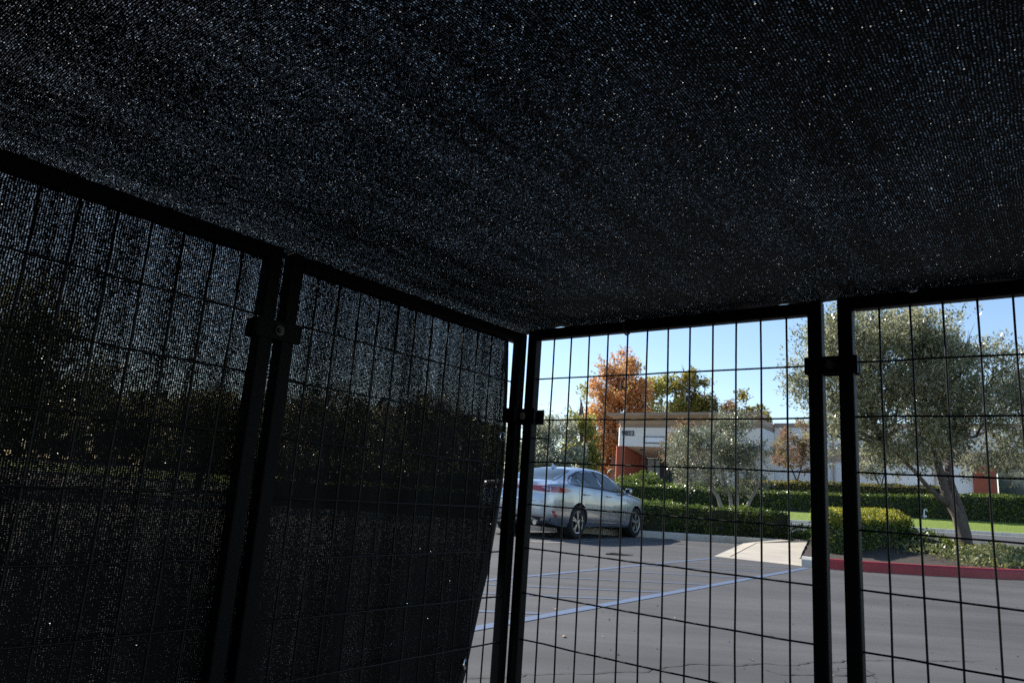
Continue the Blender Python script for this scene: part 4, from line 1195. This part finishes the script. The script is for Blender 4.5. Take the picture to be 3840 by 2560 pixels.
panel(OL + dl * -.318, AL, 'black wire panel left of the corner, backed by shade cloth', -.011, 2)
panel(OL + dl * (-.336 - PW), AL, 'nearest black wire panel at far left, backed by shade cloth', -.009, 3)

def hexbolt(name, r, h, parent, loc, rotx):
    bm = bmesh.new()
    bmesh.ops.create_cone(bm, cap_ends=True, segments=20, radius1=r * 1.55, radius2=r * 1.5, depth=.0016, matrix=Matrix.Translation((0, 0, .0008)))
    bmesh.ops.create_cone(bm, cap_ends=True, segments=6, radius1=r, radius2=r * .96, depth=h, matrix=Matrix.Translation((0, 0, .0016 + h / 2)))
    bmesh.ops.create_cone(bm, cap_ends=True, segments=12, radius1=r * .5, radius2=r * .45, depth=h * .5, matrix=Matrix.Translation((0, 0, .0016 + h * 1.2)))
    o = from_bm(name, bm, M['steel'], parent)
    o.location = loc
    o.rotation_euler = (rotx, 0, 0)
    return o
def clamp(o, ang, x0, x1, z, label, hz=.0165):
    root = empty('panel_clamp', (o.x, o.y, z), ang)
    th = .0032
    for sg, nm in ((-1, 'inner_plate'), (1, 'outer_plate')):
        y = sg * (T / 2 + .0006)
        bm = bmesh.new()
        bm_box(bm, x0, x1, min(y, y + sg * th), max(y, y + sg * th), -hz, hz, .0009, 1)
        bm_box(bm, x0 - th, x0 + .0002, min(sg * .003, y + sg * th), max(sg * .003, y + sg * th), -hz, hz, .0009, 1)
        bm_box(bm, x1 - .0002, x1 + th, min(sg * .003, y + sg * th), max(sg * .003, y + sg * th), -hz, hz, .0009, 1)
        from_bm(nm, bm, M['powder'], root)
    hexbolt('bolt', .0058, .005, root, ((x0 + x1) / 2, -(T / 2 + .0006 + th), 0), R(90))
    tag(root, label, 'clamp', 'clamps joining the panels')
clamp(O3, A3, .5925, .6795, 1.113, 'black bolted clamp joining the two front panels at right')
clamp(OL, AL, -.368, -.286, 1.084, 'black bolted clamp joining the two cloth-backed panels at left')
# corner clamp, bent plate
cr = empty('panel_clamp', (0, 0, 1.0235), 0)
def wp(o, d, n, t, off): return o + d * t + n * off
c_in = [wp(OL, dl, nl, .340, -(T / 2 + .001)), wp(OL, dl, nl, .372, -(T / 2 + .001)), wp(O3, d3, n3, -.071, -(T / 2 + .001)), wp(O3, d3, n3, -.040, -(T / 2 + .001))]
c_out = [wp(OL, dl, nl, .340, -(T / 2 + .0045)), wp(OL, dl, nl, .370, -(T / 2 + .0045)), wp(O3, d3, n3, -.069, -(T / 2 + .0045)), wp(O3, d3, n3, -.040, -(T / 2 + .0045))]
for nm, A_, B_ in (('inner_plate', c_out, c_in),):
    pts = A_ + B_[::-1]
    V = [(p.x, p.y, -.018) for p in pts] + [(p.x, p.y, .018) for p in pts]
    n = len(pts)
    F = [tuple(range(n)), tuple(range(2 * n - 1, n - 1, -1))] + [(i, n + i, n + (i + 1) % n, (i + 1) % n) for i in range(n)]
    bm = bmesh.new(); vv = [bm.verts.new(p) for p in V]
    for f in F: bm.faces.new([vv[i] for i in f])
    bmesh.ops.recalc_face_normals(bm, faces=bm.faces[:])
    from_bm(nm, bm, M['powder'], cr)
o_ = [wp(OL, dl, nl, .335, T / 2 + .001), wp(OL, dl, nl, .40, T / 2 + .001), wp(O3, d3, n3, -.06, T / 2 + .001), wp(O3, d3, n3, -.035, T / 2 + .001)]
V = []
for p in o_: V += [(p.x, p.y, -.018), (p.x, p.y, .018)]
q_ = [p + (Vector((.0022, .0025, 0))) for p in o_]
for p in q_: V += [(p.x, p.y, -.018), (p.x, p.y, .018)]
F = []
for i in range(3):
    a = 2 * i
    F += [(a, a + 1, a + 3, a + 2), (8 + a, 8 + a + 2, 8 + a + 3, 8 + a + 1), (a + 1, 9 + a, 11 + a, a + 3), (a, a + 2, 10 + a, 8 + a)]
F += [(0, 8, 9, 1), (6, 7, 15, 14)]
pydata('outer_plate', V, F, M['powder'], cr)
mid = (c_out[1] + c_out[2]) / 2
bo = hexbolt('bolt', .0056, .004, cr, mid - Vector((0, .003, 0)), R(90))
bo.rotation_euler = (R(90), 0, R(6))
tag(cr, 'black bent clamp joining the panels at the corner', 'clamp', 'clamps joining the panels')

def grid_cloth(name, us, vfun, n_v, mat, parent, uvf, thick=0.0):
    """us: list of parameters; vfun(u, j/n_v) gives the point; uvf(u, t) the cloth coordinate in metres"""
    V, F, UV = [], [], []
    for u in us:
        for j in range(n_v + 1):
            V.append(vfun(u, j / n_v)); UV.append(uvf(u, j / n_v))
    m = n_v + 1
    for i in range(len(us) - 1):
        for j in range(n_v): F.append((i * m + j, (i + 1) * m + j, (i + 1) * m + j + 1, i * m + j + 1))
    if thick:                        # the knit has depth: a second face joined to the first along its border
        o = len(V); nu = len(us)
        V += [(p[0], p[1], p[2] + thick) for p in V]; UV += UV
        F += [tuple(k + o for k in reversed(f)) for f in F]
        rim_ = [i * m for i in range(nu)] + [(nu - 1) * m + j for j in range(1, m)] + [i * m + n_v for i in range(nu - 2, -1, -1)] + [j for j in range(n_v - 1, 0, -1)]
        F += [(rim_[i], rim_[(i + 1) % len(rim_)], rim_[(i + 1) % len(rim_)] + o, rim_[i] + o) for i in range(len(rim_))]
    me = bpy.data.meshes.new(name)
    me.from_pydata([tuple(v) for v in V], [], F)
    uvl = me.uv_layers.new(name='UVMap')
    idx = np.empty(len(me.loops), np.int32); me.loops.foreach_get('vertex_index', idx)
    uvl.data.foreach_set('uv', np.array(UV, np.float32)[idx].reshape(-1))
    me.polygons.foreach_set('use_smooth', [True] * len(me.polygons))
    return link(name, me, mat, parent)
# --- roof sheet (a along the front, b inward)
def hump(a, c, w, h): return h * math.exp(-((a - c) / w) ** 2)
def edge_lift(a):
    return hump(a, .005, .035, .010) + hump(a, .10, .03, .001) + hump(a, .46, .06, .007) + hump(a, .55, .03, .009) + hump(a, .64, .04, .004) + hump(a, .90, .06, .006) + hump(a, 1.1, .1, .008)
def roof_z(a, b):
    e = math.exp(-max(b, 0) / .05)
    w = (.0020 * math.sin(11 * a + 4 * b + 1.3 * math.sin(3 * b)) + .0011 * math.sin(23 * b - 5 * a + .8) + .0006 * math.sin(41 * b + 9 * a)) * (1 - e)
    near_l = math.exp(-((a + .12) / .08) ** 2)
    sag = -.006 * math.sin(min(1, max(0, b) / .6) * math.pi) * (1 - near_l)
    z = TOP + .0025 + edge_lift(a) * e + w * (1 - near_l * .8) + .004 * (1 - e) + sag
    if a < -.09: z -= .010 * min(1, (-.09 - a) / .03) * (1 if b > .03 else .3)
    if b < 0: z -= -b * .25
    return z
roof = empty('shade_roof', (O3.x, O3.y, 0))
def roof_pt(a, b, dz=0.0):
    p = d3 * a - n3 * b
    return (p.x, p.y, roof_z(a, b) + dz)
AS = list(np.linspace(-.16, 2.2, 190))
b0, b1 = -.012, 2.35
bs = lambda t: b0 + (b1 - b0) * t ** 1.35
grid_cloth('cloth', AS, lambda a, t: roof_pt(a, bs(t)), 150, M['roof_cloth'], roof, lambda a, t: (a, bs(t)), .00016)
# hem along the front edge (folded, no holes)
def hem_pt(a, t):
    b = b0 - .002 + .016 * t
    return roof_pt(a, b, -.0012 - .0016 * math.sin(a * 47) * (1 - t) - .002 * math.exp(-((a - .16) / .07) ** 2))
grid_cloth('hem', AS, hem_pt, 3, M['hem'], roof, lambda a, t: (a, t * .02))
def ring(name, R0, r, mat, parent, loc, nrm, squash=1.0):
    n, m = 22, 8
    nrm = Vector(nrm).normalized()
    a = nrm.orthogonal().normalized(); b = nrm.cross(a)
    V, F = [], []
    for i in range(n):
        t = 2 * math.pi * i / n
        e = a * math.cos(t) + b * math.sin(t)
        for k in range(m):
            s = 2 * math.pi * k / m
            V.append(Vector(loc) + e * (R0 + r * math.cos(s)) + nrm * (r * math.sin(s) * squash))
    for i in range(n):
        for k in range(m):
            F.append((i * m + k, ((i + 1) % n) * m + k, ((i + 1) % n) * m + (k + 1) % m, i * m + (k + 1) % m))
    return pydata(name, V, F, mat, parent, smooth=True)
for a in (.192, .778):
    p = roof_pt(a, .016, -.004)
    ring('grommet', .0075, .0026, M['nickel'], roof, p, (n3.x * -.5, n3.y * -.5, 1))
tag(roof, 'black knitted shade cloth stretched overhead as the roof of the pen', 'shade cloth')
# ties holding the roof to the front rail
def loop_tie(name, label, a):
    root = empty(name, (O3.x, O3.y, 0))
    pts = []
    for i in range(17):
        t = 2 * math.pi * i / 16
        q = d3 * (a + .002 * math.sin(t)) + n3 * (math.cos(t) * (T / 2 + .004))
        pts.append((q.x, q.y, TOP - T / 2 + math.sin(t) * (T / 2 + .005)))
    tubes('strap', [(pts, [.0022] * 17)], M['tie'], root, 6)
    q = d3 * (a + .003) - n3 * (T / 2 + .006)
    box('head', q.x - .004, q.x + .004, q.y - .004, q.y + .004, TOP - T - .006, TOP - T + .003, M['tie'], root, .001)
    tag(root, label, 'cable tie', 'cable ties holding the shade cloth')
loop_tie('cable_tie', 'black cable tie looped round the top rail at the roof grommet of the middle panel', .196)
# --- side sheet hung outside the left panels
E_T = [(.05, .215), (.42, .270), (.48, .289), (.55, .312), (.60, .324), (.665, .346), (.776, .368), (.869, .375), (1.017, .361), (1.20, .346), (1.24, .345)]
def edge_t(z): return interp(z, E_T)
def side_off(t, z):
    f = (1.235 - z) / 1.2
    return .0205 + (.008 + .012 * f) * (.5 + .5 * math.sin(34 * t + 2.2 * math.sin(3 * z) + .6 * math.sin(11 * t))) + .004 * math.sin(83 * t + 2 * z) * f + .004 * math.sin(17 * z + 5 * t) * f
sidec = empty('side_shade_cloth', (OL.x, OL.y, 0))
def side_pt(t, z, ex=0.0):
    p = dl * t + nl * (side_off(t, z) + ex)
    return (p.x, p.y, z)
ZS = list(np.linspace(.06, 1.238, 60))
t_l = -1.25
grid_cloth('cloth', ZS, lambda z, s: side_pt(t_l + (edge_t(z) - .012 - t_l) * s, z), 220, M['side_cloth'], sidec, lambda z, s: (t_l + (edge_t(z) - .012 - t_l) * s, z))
def hem_w(z): return .016 + .016 * math.exp(-((z - .70) / .16) ** 2)
grid_cloth('hem', ZS, lambda z, s: side_pt(edge_t(z) - hem_w(z) * (1 - s), z, -.0015 - .003 * math.sin(math.pi * s)), 4, M['hem'], sidec, lambda z, s: (s * .02, z))
ring('grommet', .0088, .0032, M['nickel'], sidec, side_pt(.268, .462, -.004), (-nl.x + .25 * dl.x, -nl.y + .25 * dl.y, .15), .8)
ring('grommet', .0085, .003, M['nickel'], sidec, side_pt(.343, .970, -.004), (-nl.x, -nl.y, 0), .8)
tag(sidec, 'black shade cloth hung outside the left panels, its loose edge curling back', 'shade cloth')
# cable tie at the corner with its long tail
ct = empty('cable_tie', (0, 0, .968))
pa = OL + dl * .345 - nl * .004; pb = OL + dl * .392 - nl * .018; pc = O3 + d3 * -.06 - n3 * .022; pd = O3 + d3 * .010 - n3 * .016
tubes('strap', [([pa + Vector((0, 0, -.002)), pb + Vector((0, 0, .001)), pc + Vector((0, 0, .001)), pd + Vector((0, 0, .001))], [.0022, .0022, .0020, .0014])], M['tie'], ct, 6)
hb = OL + dl * .398 - nl * .018
box('head', hb.x - .006, hb.x + .006, hb.y - .005, hb.y + .005, -.005, .006, M['tie'], ct, .001)
tag(ct, 'black cable tie at the corner with its tail pointing across the middle panel', 'cable tie', 'cable ties holding the shade cloth')

# unseen sheet added behind the viewer to keep the pen's inside dark
rearc = empty('added_rear_cloth', (O3.x, O3.y, 0))
def rear_pt(a, t):
    p = d3 * a - n3 * (2.33 + .01 * math.sin(9 * a))
    return (p.x, p.y, .02 + 1.225 * t)
grid_cloth('cloth', list(np.linspace(-.14, 2.2, 40)), rear_pt, 12, M['roof_cloth'], rearc, lambda a, t: (a, t * 1.2))
tag(rearc, 'unseen black cloth added behind the viewer to darken the pen', 'shade cloth')
